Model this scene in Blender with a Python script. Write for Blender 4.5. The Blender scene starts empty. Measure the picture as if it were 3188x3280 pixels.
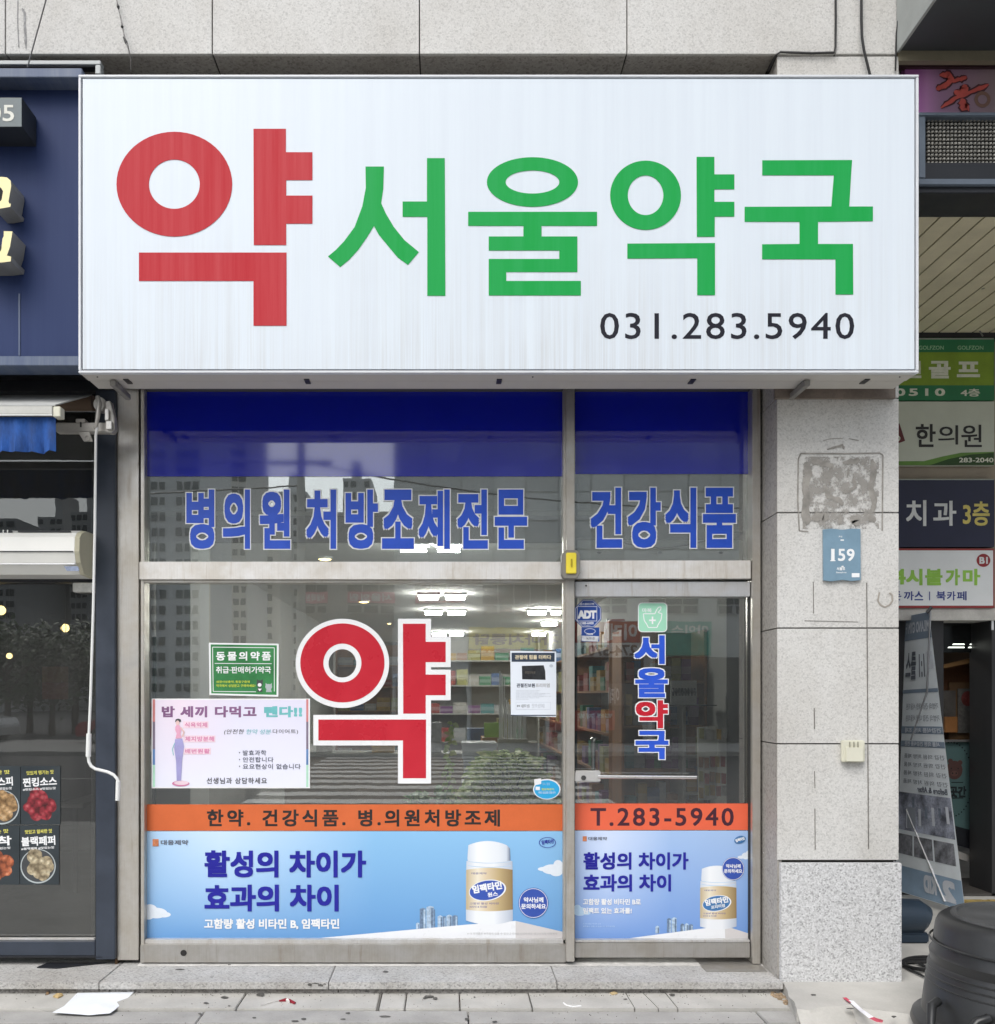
import bpy, bmesh, math, random
from mathutils import Vector, Matrix
random.seed(7)
SC = bpy.context.scene
COL = SC.collection
R = math.radians
# ------------------------------------------------------------------ camera, sky, sun, exposure
F, CX, CY, EYE = 3000.0, 1433.0, 2226.0, 1.56     # focal length and vanishing point in photo pixels, eye height in metres
PW, PH = 3188.0, 3280.0
cam = bpy.data.cameras.new('camera')
co = bpy.data.objects.new('camera', cam); COL.objects.link(co)
co.location = (0, 0, EYE); co.rotation_euler = (R(90), 0, 0)
cam.sensor_fit = 'HORIZONTAL'; cam.sensor_width = 36; cam.lens = F / PW * 36
cam.shift_x = (PW / 2 - CX) / PW; cam.shift_y = (CY - PH / 2) / PW
cam.clip_start = 0.05; cam.clip_end = 1500
SC.camera = co
w = bpy.data.worlds.new('World'); SC.world = w; w.use_nodes = True
nt = w.node_tree; bg = nt.nodes['Background']
sky = nt.nodes.new('ShaderNodeTexSky'); sky.sky_type = 'NISHITA'; sky.sun_disc = False
SUN_EL, SUN_AZ = 52, 205
sky.sun_elevation = R(SUN_EL); sky.sun_rotation = R(SUN_AZ); sky.air_density = 1.2; sky.dust_density = 3.0; sky.ozone_density = 1.5
hs = nt.nodes.new('ShaderNodeHueSaturation'); hs.inputs['Saturation'].default_value = 0.38
nt.links.new(sky.outputs[0], hs.inputs['Color']); nt.links.new(hs.outputs[0], bg.inputs[0])
bg.inputs[1].default_value = 0.15
sl = bpy.data.lights.new('sun', 'SUN'); sl.energy = .75; sl.angle = R(45); sl.color = (1, .97, .92)
so = bpy.data.objects.new('sun', sl); COL.objects.link(so)
# towards the shopfront (+y), down and to the right
az = R(SUN_AZ); el = R(SUN_EL)
sdir = Vector((math.sin(az) * math.cos(el), math.cos(az) * math.cos(el), math.sin(el)))   # where the sun stands
so.rotation_euler = sdir.to_track_quat('Z', 'Y').to_euler(); so.location = (0, 0, 12)
SC.view_settings.view_transform = 'Standard'; SC.view_settings.look = 'None'
SC.view_settings.gamma = 1; SC.view_settings.use_curve_mapping = False
SC.view_settings.exposure = 0.8
SC.cycles.max_bounces = 8; SC.cycles.transparent_max_bounces = 24; SC.cycles.sample_clamp_indirect = 6
SC.cycles.caustics_reflective = False; SC.cycles.caustics_refractive = False

# ------------------------------------------------------------------ helpers
def X(px, D): return (px - CX) * D / F
def Z(py, D): return EYE + (CY - py) * D / F
def mX(px, L): return X(px, L)
GL = 5.25                                          # distance of the glass line
ORG = {}
def thing(name, label, cat, loc=(0, 0, 0), group=None):
    o = bpy.data.objects.new(name, None); COL.objects.link(o); o.empty_display_size = .1
    o.location = loc; o['label'] = label; o['category'] = cat
    if group: o['group'] = group
    ORG[o.name] = Vector(loc); return o
def link(name, me, m, parent):
    o = bpy.data.objects.new(name, me); COL.objects.link(o)
    if m is not None:
        if not me.materials: me.materials.append(m)
    if parent is not None:
        base = ORG[parent.name]; o.parent = parent
    else:
        vs = me.vertices
        base = Vector((sum(v.co.x for v in vs) / len(vs), sum(v.co.y for v in vs) / len(vs), min(v.co.z for v in vs)))
        o.location = base
    me.transform(Matrix.Translation(-base)); ORG[o.name] = base.copy()
    return o
def tag(o, label=None, cat=None, group=None, kind=None):
    if label: o['label'] = label
    if cat: o['category'] = cat
    if group: o['group'] = group
    if kind: o['kind'] = kind
    return o
class MB:
    def __init__(s): s.v = []; s.f = []; s.sm = []
    def add(s, vs, fs, smooth=False):
        n = len(s.v); s.v += [tuple(v) for v in vs]; s.f += [tuple(i + n for i in f) for f in fs]; s.sm += [smooth] * len(fs); return s
    def box(s, x0, x1, y0, y1, z0, z1):
        if x1 < x0: x0, x1 = x1, x0
        if y1 < y0: y0, y1 = y1, y0
        if z1 < z0: z0, z1 = z1, z0
        return s.add([(x0, y0, z0), (x1, y0, z0), (x1, y1, z0), (x0, y1, z0), (x0, y0, z1), (x1, y0, z1), (x1, y1, z1), (x0, y1, z1)],
              [(0, 3, 2, 1), (4, 5, 6, 7), (0, 1, 5, 4), (1, 2, 6, 5), (2, 3, 7, 6), (3, 0, 4, 7)])
    def pbox(s, px0, py0, px1, py1, D, dep): return s.box(X(px0, D), X(px1, D), D, D + dep, Z(py1, D), Z(py0, D))
    def poly(s, pts, D, dep=0.0):                  # outline in photo pixels standing at distance D, real thickness dep
        n = len(pts)
        if sum(pts[i][0] * pts[(i + 1) % n][1] - pts[(i + 1) % n][0] * pts[i][1] for i in range(n)) > 0: pts = pts[::-1]
        fr = [(X(a, D), D, Z(b, D)) for a, b in pts]
        if not dep: return s.add(fr, [tuple(range(n))])
        bk = [(x, y + dep, z) for x, y, z in fr]
        return s.add(fr + bk, [tuple(range(n)), tuple(range(2 * n - 1, n - 1, -1))] + [(i, i + n, (i + 1) % n + n, (i + 1) % n) for i in range(n)])
    def rect(s, px0, py0, px1, py1, D): return s.poly([(px0, py0), (px1, py0), (px1, py1), (px0, py1)], D)
    def disc(s, cx, cy, rx, ry, D, dep=0.0, n=32, rot=0):
        c, t = math.cos(rot), math.sin(rot)
        return s.poly([(cx + rx * math.cos(2 * math.pi * i / n) * c - ry * math.sin(2 * math.pi * i / n) * t, cy + rx * math.cos(2 * math.pi * i / n) * t + ry * math.sin(2 * math.pi * i / n) * c) for i in range(n)], D, dep)
    def ring(s, cx, cy, rx, ry, qx, qy, D, dep=0.0, n=40):
        o = [(cx + rx * math.cos(2 * math.pi * i / n), cy + ry * math.sin(2 * math.pi * i / n)) for i in range(n)]
        q = [(cx + qx * math.cos(2 * math.pi * i / n), cy + qy * math.sin(2 * math.pi * i / n)) for i in range(n)]
        vs = [(X(a, D), D, Z(b, D)) for a, b in o + q]
        fs = [(i, n + i, n + (i + 1) % n, (i + 1) % n) for i in range(n)]
        s.add(vs, fs)
        if dep:
            m2 = len(vs); vs2 = vs + [(x, y + dep, z) for x, y, z in vs]
            s.add(vs2, [(i, (i + 1) % n, (i + 1) % n + m2, i + m2) for i in range(n)] + [(n + i, n + i + m2, n + (i + 1) % n + m2, n + (i + 1) % n) for i in range(n)])
        return s
    def tube(s, pts, r, seg=8, cap=True):
        pts = [Vector(p) for p in pts]; rs = r if isinstance(r, (list, tuple)) else [r] * len(pts)
        rings = []; prev = None
        for i, p in enumerate(pts):
            a = pts[max(0, i - 1)]; b = pts[min(len(pts) - 1, i + 1)]; d = (b - a).normalized()
            up = Vector((0, 0, 1)) if abs(d.z) < .9 else Vector((1, 0, 0))
            if prev is not None: up = prev
            u = (up - d * up.dot(d)).normalized(); v = d.cross(u); prev = u
            rings.append([p + (u * math.cos(2 * math.pi * k / seg) + v * math.sin(2 * math.pi * k / seg)) * rs[i] for k in range(seg)])
        vs = [q for rg in rings for q in rg]; fs = []
        for i in range(len(pts) - 1):
            for k in range(seg): fs.append((i * seg + k, i * seg + (k + 1) % seg, (i + 1) * seg + (k + 1) % seg, (i + 1) * seg + k))
        if cap: fs += [tuple(range(seg))[::-1], tuple((len(pts) - 1) * seg + k for k in range(seg))]
        return s.add(vs, fs, True)
    def lathe(s, c, prof, seg=24, caps=True):      # prof: list of (radius, z)
        vs = [(c[0] + r * math.cos(2 * math.pi * k / seg), c[1] + r * math.sin(2 * math.pi * k / seg), c[2] + z) for r, z in prof for k in range(seg)]
        fs = [(i * seg + k, i * seg + (k + 1) % seg, (i + 1) * seg + (k + 1) % seg, (i + 1) * seg + k) for i in range(len(prof) - 1) for k in range(seg)]
        if caps: fs += [tuple(range(seg))[::-1], tuple((len(prof) - 1) * seg + k for k in range(seg))]
        return s.add(vs, fs, True)
    def build(s, name, m, parent=None, bevel=0, label=None, smooth=True):
        me = bpy.data.meshes.new(name); me.from_pydata(s.v, [], s.f)
        me.polygons.foreach_set('use_smooth', [bool(x and smooth) for x in s.sm])
        if bevel:
            b = bmesh.new(); b.from_mesh(me)
            bmesh.ops.bevel(b, geom=[e for e in b.edges if len(e.link_faces) == 2 and e.calc_face_angle(0) > .6], offset=bevel, segments=2, affect='EDGES', clamp_overlap=True)
            b.to_mesh(me); b.free()
        elif any(s.sm):
            b = bmesh.new(); b.from_mesh(me)
            for e in b.edges:
                if len(e.link_faces) == 2 and e.calc_face_angle(0) > .7: e.smooth = False
            b.to_mesh(me); b.free()
        me.update()
        o = link(name, me, m, parent)
        if label: o['label'] = label
        return o
_tc = {}; _fc = {}
def glyphs(s, space=1.0, shear=0.0):
    k = (s, space, shear)
    if k in _tc: return _tc[k]
    if 'c' not in _fc: _fc['c'] = bpy.data.curves.new('tmp', 'FONT'); _fc['o'] = bpy.data.objects.new('tmp', _fc['c'])
    c, o = _fc['c'], _fc['o']; c.body = s; c.space_character = space; c.resolution_u = 3; c.shear = shear
    me = bpy.data.meshes.new_from_object(o)
    res = ([(v.co.x, v.co.y) for v in me.vertices], [tuple(p.vertices) for p in me.polygons])
    bpy.data.meshes.remove(me); _tc[k] = res; return res
SQ = [(0, 0), (1, 1), (1, -1), (-1, 1), (-1, -1), (0, 1), (0, -1), (1, 0), (-1, 0)]
def lettering(mb, s, bx, D, bold=0.0, space=1.0, shear=0.0, border=0, mirror=False, tr=None, rot=0, only=None):
    """text s fitted to the box bx=(px0,py0,px1,py1); bold = heavier stroke in glyph units, border = extra outline in photo pixels"""
    v, f = glyphs(s, space, shear)
    x0 = min(p[0] for p in v); x1 = max(p[0] for p in v); y0 = min(p[1] for p in v); y1 = max(p[1] for p in v)
    sx = (bx[2] - bx[0]) / (x1 - x0 + 2 * bold); sy = (bx[3] - bx[1]) / (y1 - y0 + 2 * bold)
    rx = bold * sx + border; ry = bold * sy + border
    cx, cy = (bx[0] + bx[2]) / 2, (bx[1] + bx[3]) / 2; c, t = math.cos(rot), math.sin(rot)
    if only is not None:
        ids = sorted({a for q in only for a in q}); mp = {a: i for i, a in enumerate(ids)}; v = [v[a] for a in ids]; f = [tuple(mp[a] for a in q) for q in only]
    if mirror: f = [q[::-1] for q in f]
    for k, (ex, ey) in enumerate(SQ if rx > 0 else SQ[:1]):
        out = []; Dk = D + k * 6e-6
        for a, b in v:
            px = bx[0] + (a - x0 + bold) * sx + ex * rx; py = bx[3] - (b - y0 + bold) * sy + ey * ry
            if mirror: px = bx[0] + bx[2] - px
            if rot: dx, dy = px - cx, py - cy; px, py = cx + dx * c - dy * t, cy + dx * t + dy * c
            out.append(tr(px, py, k) if tr else (X(px, Dk), Dk, Z(py, Dk)))
        mb.add(out, f)
    return mb
def ell(cx, cy, rx, ry, n=40): return [(cx + rx * math.cos(2 * math.pi * i / n), cy + ry * math.sin(2 * math.pi * i / n)) for i in range(n)]

def cells(s, space, shear=0.0):
    """faces of a string grouped letter by letter"""
    v, f = glyphs(s, space, shear); edges = []; last = None
    for i in range(len(s)):
        if s[i] == ' ': continue
        pv, _ = glyphs(s[:i + 1], space, shear); mx = max(p[0] for p in pv)
        edges.append(mx + .004)
    out = [[] for _ in edges]
    for q in f:
        cx = sum(v[a][0] for a in q) / len(q); k = next((i for i, e in enumerate(edges) if cx <= e), len(edges) - 1); out[k].append(q)
    return [g for g in out if g]
def letters(name, s, bx, D, m, par, bold=0.0, space=1.0, **k):
    """writing tall enough to tell its letters apart: each letter is a part; smaller print is one part"""
    if abs(bx[3] - bx[1]) < 26 or len(s) < 2 or k.get('shear'):
        lettering(MB(), s, bx, D, bold, space, **k).build(name, m, par); return
    for g in cells(s, space): lettering(MB(), s, bx, D, bold, space, only=g, **k).build('letter', m, par)

# ------------------------------------------------------------------ materials
def nodes(name):
    m = bpy.data.materials.new(name); m.use_nodes = True
    return m, m.node_tree, m.node_tree.nodes['Principled BSDF']
def pos(nt, sc=(1, 1, 1)):
    g = nt.nodes.new('ShaderNodeNewGeometry'); mp = nt.nodes.new('ShaderNodeMapping'); mp.inputs['Scale'].default_value = sc
    nt.links.new(g.outputs['Position'], mp.inputs['Vector']); return mp.outputs[0]
def noise(nt, vec, scale, det=3, rough=.55):
    n = nt.nodes.new('ShaderNodeTexNoise'); n.inputs['Scale'].default_value = scale; n.inputs['Detail'].default_value = det; n.inputs['Roughness'].default_value = rough
    nt.links.new(vec, n.inputs['Vector']); return n.outputs['Fac']
def ramp(nt, fac, stops):
    r = nt.nodes.new('ShaderNodeValToRGB'); nt.links.new(fac, r.inputs[0]); e = r.color_ramp.elements
    while len(e) < len(stops): e.new(.5)
    for k, (p, c) in enumerate(stops): e[k].position = p; e[k].color = (*c, 1) if len(c) == 3 else c
    return r.outputs[0]
def mix(nt, a, b, fac, mode='MIX'):
    m = nt.nodes.new('ShaderNodeMix'); m.data_type = 'RGBA'; m.blend_type = mode
    for s_, v_ in ((m.inputs[6], a), (m.inputs[7], b), (m.inputs[0], fac)):
        if isinstance(v_, (int, float)): s_.default_value = v_ if s_ == m.inputs[0] else (v_, v_, v_, 1)
        elif isinstance(v_, tuple): s_.default_value = (*v_, 1) if len(v_) == 3 else v_
        else: nt.links.new(v_, s_)
    return m.outputs[2]
def bump(nt, bs, h, strength=.2, dist=.01):
    b = nt.nodes.new('ShaderNodeBump'); b.inputs['Strength'].default_value = strength; b.inputs['Distance'].default_value = dist
    nt.links.new(h, b.inputs['Height']); nt.links.new(b.outputs[0], bs.inputs['Normal'])
MC = {}
def M(name, col, rough=.6, metal=0, var=.12, scale=6, spec=.5, coat=0, emit=0, bmp=0, sc=(1, 1, 1), scale2=90):
    if name in MC: return MC[name]
    m, nt, b = nodes(name)
    v = pos(nt, sc); n1 = noise(nt, v, scale, 4); n2 = noise(nt, v, scale2, 2)
    lo = tuple(c * (1 - var) for c in col); hi = tuple(min(1, c * (1 + var)) for c in col)
    c1 = ramp(nt, n1, [(.3, lo), (.7, hi)]); c2 = mix(nt, c1, ramp(nt, n2, [(.3, (1 - var * .5,) * 3), (.7, (1, 1, 1))]), 1.0, 'MULTIPLY')
    nt.links.new(c2, b.inputs['Base Color']); b.inputs['Roughness'].default_value = rough; b.inputs['Metallic'].default_value = metal
    b.inputs['Specular IOR Level'].default_value = spec; b.inputs['Coat Weight'].default_value = coat; b.inputs['Coat Roughness'].default_value = .04
    if rough > .12:
        r = ramp(nt, n1, [(.3, (max(.02, rough - .07),) * 3), (.7, (min(1, rough + .07),) * 3)]); nt.links.new(r, b.inputs['Roughness'])
    if bmp: bump(nt, b, n2, bmp, .004)
    if emit: b.inputs['Emission Color'].default_value = (*col, 1); b.inputs['Emission Strength'].default_value = emit
    MC[name] = m; return m
def granite(name, base, speck=.25, s=70, stain=.12, nz=1.1):
    m, nt, b = nodes(name); v = pos(nt)
    vo = nt.nodes.new('ShaderNodeTexVoronoi'); vo.inputs['Scale'].default_value = s; nt.links.new(v, vo.inputs['Vector'])
    bw = nt.nodes.new('ShaderNodeSeparateColor'); nt.links.new(vo.outputs['Color'], bw.inputs[0])
    c = ramp(nt, bw.outputs[0], [(0, tuple(x * (1 - speck * 1.9) for x in base)), (.22, tuple(x * (1 - speck * .6) for x in base)), (.55, base), (1, tuple(min(1, x * (1 + speck * .55)) for x in base))])
    n = noise(nt, v, s * nz, 3); c = mix(nt, c, ramp(nt, n, [(.38, (1 - speck,) * 3), (.55, (1, 1, 1))]), .8, 'MULTIPLY')
    big = noise(nt, pos(nt, (1, 1, .5)), 2.2, 5, .65); c = mix(nt, c, ramp(nt, big, [(.35, (1 - stain, 1 - stain * 1.1, 1 - stain * 1.25)), (.6, (1, 1, 1))]), 1.0, 'MULTIPLY')
    nt.links.new(c, b.inputs['Base Color']); b.inputs['Roughness'].default_value = .72; bump(nt, b, n, .15, .002); return m
def stainless(name, col, rough=.3, metal=.85):
    m, nt, b = nodes(name)
    n = noise(nt, pos(nt, (60, 60, .8)), 4, 3); d = noise(nt, pos(nt), 5, 5, .65); st = noise(nt, pos(nt, (9, 9, .7)), 3, 4, .7)
    c = mix(nt, ramp(nt, n, [(.3, tuple(x * .9 for x in col)), (.7, col)]), ramp(nt, d, [(.35, (.82, .79, .74)), (.62, (1, 1, 1))]), 1.0, 'MULTIPLY')
    c = mix(nt, c, ramp(nt, st, [(.28, (.72, .66, .58)), (.42, (1, 1, 1))]), .7, 'MULTIPLY')
    nt.links.new(c, b.inputs['Base Color']); b.inputs['Metallic'].default_value = metal
    nt.links.new(ramp(nt, d, [(.3, (rough + .18,) * 3), (.7, (rough,) * 3)]), b.inputs['Roughness']); bump(nt, b, n, .06, .001); return m
def glass(name, refl=.13, tint=(.93, .97, .95), rough=0.0, dust=.04):
    m = bpy.data.materials.new(name); m.use_nodes = True; nt = m.node_tree; nt.nodes.clear()
    out = nt.nodes.new('ShaderNodeOutputMaterial'); mx = nt.nodes.new('ShaderNodeMixShader'); tr = nt.nodes.new('ShaderNodeBsdfTransparent'); gl = nt.nodes.new('ShaderNodeBsdfGlossy')
    tr.inputs[0].default_value = (*tint, 1); gl.inputs['Roughness'].default_value = rough; gl.inputs['Color'].default_value = (.96, .98, .97, 1)
    fr = nt.nodes.new('ShaderNodeFresnel'); fr.inputs[0].default_value = 1.5
    ad = nt.nodes.new('ShaderNodeMath'); ad.operation = 'ADD'; ad.use_clamp = True; ad.inputs[1].default_value = refl; nt.links.new(fr.outputs[0], ad.inputs[0])
    nz = noise(nt, pos(nt, (1, 1, .6)), 2.0, 4); b_ = nt.nodes.new('ShaderNodeBump'); b_.inputs['Strength'].default_value = .006; b_.inputs['Distance'].default_value = .05
    nt.links.new(nz, b_.inputs['Height']); nt.links.new(b_.outputs[0], gl.inputs['Normal'])
    nt.links.new(ad.outputs[0], mx.inputs[0]); nt.links.new(tr.outputs[0], mx.inputs[1]); nt.links.new(gl.outputs[0], mx.inputs[2]); df = nt.nodes.new('ShaderNodeBsdfDiffuse'); df.inputs[0].default_value = (.72, .73, .70, 1); m2 = nt.nodes.new('ShaderNodeMixShader')
    dn = ramp(nt, noise(nt, pos(nt, (3, 1, .8)), 1.5, 5, .7), [(.3, (dust * .6,) * 3), (.75, (dust * 1.4,) * 3)]); nt.links.new(dn, m2.inputs[0])
    nt.links.new(mx.outputs[0], m2.inputs[1]); nt.links.new(df.outputs[0], m2.inputs[2]); nt.links.new(m2.outputs[0], out.inputs[0]); return m
def emitter(name, col, s):
    m, nt, b = nodes(name); b.inputs['Base Color'].default_value = (*col, 1); b.inputs['Emission Color'].default_value = (*col, 1); b.inputs['Emission Strength'].default_value = s; return m
def gradient_print(name, c0, c1, z0, z1, x0=None, x1=None, c2=None, rough=.25):
    """a printed picture sheet: vertical two-colour print with a soft paler spot"""
    m, nt, b = nodes(name); g = nt.nodes.new('ShaderNodeNewGeometry'); sp = nt.nodes.new('ShaderNodeSeparateXYZ'); nt.links.new(g.outputs['Position'], sp.inputs[0])
    mr = nt.nodes.new('ShaderNodeMapRange'); mr.inputs[1].default_value = z0; mr.inputs[2].default_value = z1; nt.links.new(sp.outputs['Z'], mr.inputs[0])
    c = ramp(nt, mr.outputs[0], [(0, c0), (1, c1)])
    if c2:
        mr2 = nt.nodes.new('ShaderNodeMapRange'); mr2.inputs[1].default_value = x0; mr2.inputs[2].default_value = x1; nt.links.new(sp.outputs['X'], mr2.inputs[0])
        r2 = ramp(nt, mr2.outputs[0], [(0, (.5,) * 3), (.18, (1,) * 3), (.55, (0,) * 3), (1, (0,) * 3)])
        mu = nt.nodes.new('ShaderNodeMath'); mu.operation = 'MULTIPLY'; nt.links.new(r2, mu.inputs[0]); nt.links.new(mr.outputs[0], mu.inputs[1])
        c = mix(nt, c, c2, mu.outputs[0])
    nt.links.new(c, b.inputs['Base Color']); b.inputs['Roughness'].default_value = rough; b.inputs['Coat Weight'].default_value = .3; return m
def side_print(name, stops, x0, x1):
    m, nt, b = nodes(name); g = nt.nodes.new('ShaderNodeNewGeometry'); sp = nt.nodes.new('ShaderNodeSeparateXYZ'); nt.links.new(g.outputs['Position'], sp.inputs[0])
    mr = nt.nodes.new('ShaderNodeMapRange'); mr.inputs[1].default_value = x0; mr.inputs[2].default_value = x1; nt.links.new(sp.outputs['X'], mr.inputs[0])
    nt.links.new(ramp(nt, mr.outputs[0], stops), b.inputs['Base Color']); b.inputs['Roughness'].default_value = .3; return m
def streaky(name, col, dirt=(.62, .60, .56), amt=.35, rough=.28, zlo=None, zhi=None, fade=None, spec=.3):
    m, nt, b = nodes(name); b.inputs['Specular IOR Level'].default_value = spec
    n = noise(nt, pos(nt, (11, 1, .3)), 1.6, 6, .75); n2 = noise(nt, pos(nt, (1, 1, 1)), 1.1, 3)
    c = mix(nt, col, fade or tuple(min(1, x * .97) for x in col), ramp(nt, n, [(.36, (0,) * 3), (.74, (1,) * 3)]))
    if zlo is not None:
        g = nt.nodes.new('ShaderNodeNewGeometry'); sp = nt.nodes.new('ShaderNodeSeparateXYZ'); nt.links.new(g.outputs['Position'], sp.inputs[0])
        mr = nt.nodes.new('ShaderNodeMapRange'); mr.inputs[1].default_value = zhi; mr.inputs[2].default_value = zlo; nt.links.new(sp.outputs['Z'], mr.inputs[0])
        m2 = nt.nodes.new('ShaderNodeMath'); m2.operation = 'MULTIPLY'; nt.links.new(mr.outputs[0], m2.inputs[0])
        rr = ramp(nt, noise(nt, pos(nt, (34, 1, .35)), 1.4, 5, .75), [(.4, (0,) * 3), (.75, (1,) * 3)]); nt.links.new(rr, m2.inputs[1])
        m3 = nt.nodes.new('ShaderNodeMath'); m3.operation = 'MULTIPLY'; nt.links.new(m2.outputs[0], m3.inputs[0]); nt.links.new(ramp(nt, n2, [(.35, (.25,) * 3), (.6, (1,) * 3)]), m3.inputs[1])
        m4 = nt.nodes.new('ShaderNodeMath'); m4.operation = 'MULTIPLY'; m4.inputs[1].default_value = amt; nt.links.new(m3.outputs[0], m4.inputs[0])
        c = mix(nt, c, dirt, m4.outputs[0])
    nt.links.new(c, b.inputs['Base Color']); b.inputs['Roughness'].default_value = rough; bump(nt, b, n2, .08, .02); return m
# ================================================================== materials used throughout
GR = granite('granite_polished', (.60, .595, .575), .11, 130, .12)
GRB = granite('granite_coarse', (.60, .605, .61), .24, 130, .03, .8)
GRS = granite('granite_step', (.47, .465, .45), .20, 110, .18)
JOINT = M('joint_dark', (.035, .033, .03), .9)
STEEL = stainless('stainless', (.66, .64, .60), .30, .8)
STEELD = stainless('stainless_sill', (.50, .49, .47), .36, .75)
ALU = stainless('aluminium', (.70, .70, .70), .34, .6)
GLASS = glass('window_glass', .15, (.97, .985, .975), dust=.02); GLASSU = glass('upper_window_glass', .20, dust=.10)
GLASSL = glass('dark_shop_glass', .05, (.55, .56, .56))
WHITE = M('white_vinyl', (.82, .83, .84), .3, var=.03)
BLACKV = M('black_vinyl', (.02, .018, .018), .35)
NAVY = M('navy_print', (.035, .035, .30), .35, var=.05)
BLACKM = M('black_metal', (.02, .022, .027), .4, spec=.4)
DARKF = M('charcoal_blue_frame', (.035, .045, .065), .35, var=.15)
CONC = M('concrete_light', (.45, .44, .41), .9, var=.14, scale=3.5, bmp=.25)
CONCD = M('concrete_grey', (.35, .345, .33), .92, var=.16, scale=4, bmp=.35)
def pavemat():
    m, nt, b = nodes('pavement_stone'); v = pos(nt)
    n = noise(nt, v, 2.2, 6, .7); n2 = noise(nt, v, 140, 2); sp = noise(nt, v, 17, 3, .6)
    c = ramp(nt, n, [(.3, (.35, .34, .32)), (.5, (.47, .46, .435)), (.72, (.54, .53, .50))])
    c = mix(nt, c, ramp(nt, n2, [(.3, (.72,) * 3), (.6, (1,) * 3)]), 1.0, 'MULTIPLY'); c = mix(nt, c, ramp(nt, sp, [(.30, (.55, .53, .51)), (.38, (1,) * 3)]), .8, 'MULTIPLY')
    nt.links.new(c, b.inputs['Base Color']); b.inputs['Roughness'].default_value = .9; bump(nt, b, n2, .4, .003); return m
PAVE = pavemat()
ASPH = M('asphalt', (.075, .075, .078), .9, var=.2, scale=2, bmp=.4)
def wallpt(px, D): return X(px, D)

# ================================================================== ground
m = MB().box(-220, 220, -220, 220, -.5, -.16); tag(m.build('ground', ASPH), kind='structure')
m = MB().box(-220, 220, -15.2, -1.2, -.3, -.12); tag(m.build('road', ASPH), kind='structure')
m = MB()
for i in range(12): m.box(-3.2, 2.6, -14.6 + i * 1.12, -14.05 + i * 1.12, -.118, -.114)
tag(m.build('crosswalk_marking', M('road_paint', (.50, .50, .49), .7, var=.15), None), kind='structure')
m = MB()
for i in range(9): m.box(6 + i * 5, 9 + i * 5, -8.28, -8.16, -.118, -.114); m.box(-9 - i * 5, -6 - i * 5, -8.28, -8.16, -.118, -.114)
tag(m.build('lane_marking', MC['road_paint'], None), kind='structure')
# the paved walk in front of the shops, its kerb course and small stones
m = MB().box(-60, 60, -1.2, 4.47, -.3, -.022); pv = m.build('pavement', PAVE); tag(pv, kind='structure')
m = MB().box(-60, 60, 9.0, 30, -.3, -.001); tag(m.build('inner_floor', CONCD), kind='structure')
sub = MB().box(-60, 60, 4.47, 9.0, -.3, -.035).build('pavement_bed', JOINT); tag(sub, kind='structure')
m = MB().box(-60, 60, -22, -15.2, -.3, 0.0); tag(m.build('far_pavement', PAVE), kind='structure')
# gutter stones, a step of a centimetre
gx = -9.0; k = 0; GUT = MC['concrete_grey']
gut = thing('gutter_course', 'long row of darker concrete gutter stones along the pavement edge', 'kerb', (0, 4.56, 0))
while gx < 2.35:
    wd = 1.3 + .15 * math.sin(k * 2.1); x1 = min(gx + wd, 2.35)
    MB().box(gx + .003, x1 - .003, 4.475, 4.646, -.08, -.008 - .003 * (k % 2)).build('stone', GUT, gut, bevel=.004); gx = x1; k += 1
row = thing('paving_row', 'row of pale rectangular paving stones right below the shop step', 'paving', (0, 4.76, 0))
cuts = [-9, -7.9, -6.6, -5.4, -4.2, -3.1, -2.55, -1.75, -1.05, -.35, X(1218, 4.76), X(1300, 4.76), X(1473, 4.76), X(1700, 4.76)]
for a, b_ in zip(cuts[:-1], cuts[1:]):
    MB().box(a + .003, b_ - .003, 4.652, 4.905, -.08, .001 + .003 * random.random()).build('stone', CONC, row, bevel=.004)
sk = [(X(1700, 4.76), X(1700, 4.76)), (X(2003, 4.9), X(2034, 4.65)), (X(2058, 4.9), X(2110, 4.65)), (X(2130, 4.9), X(2172, 4.65)), (2.0, 1.72)]
for (a, a2), (b_, b2) in zip(sk[:-1], sk[1:]):
    mb = MB(); t = .002 + .003 * random.random()
    vs = [(a2 + .003, 4.652, -.08), (b2 - .003, 4.652, -.08), (b_ - .003, 4.905, -.08), (a + .003, 4.905, -.08)]
    mb.add(vs + [(x, y, t) for x, y, z in vs], [(0, 3, 2, 1), (4, 5, 6, 7), (0, 1, 5, 4), (1, 2, 6, 5), (2, 3, 7, 6), (3, 0, 4, 7)]).build('stone', CONC, row)
# granite step under the shopfront: slabs with a recessed riser
step = thing('granite_step', 'low grey granite step running below the shop windows', 'step', (-1.3, 5.05, 0))
sj = [X(p, 4.87) for p in (-1160, -420, 317, 1053, 1785, 2511)]
for a, b_ in zip(sj[:-1], sj[1:]): MB().box(a + .002, b_ - .002, 4.868, 5.42, .028, .065 + .001 * random.random()).build('slab', GRS, step, bevel=.003)
for a, b_ in zip(sj[:-1], sj[1:]):
    MB().box(a + .05, b_ + .045 if b_ < 1.7 else b_ - .004, 4.892, 5.3, -.05, .027).build('riser', granite('granite_riser', (.30, .29, .28), .3, 90, .3) if 'granite_riser' not in bpy.data.materials else bpy.data.materials['granite_riser'], step)
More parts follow.
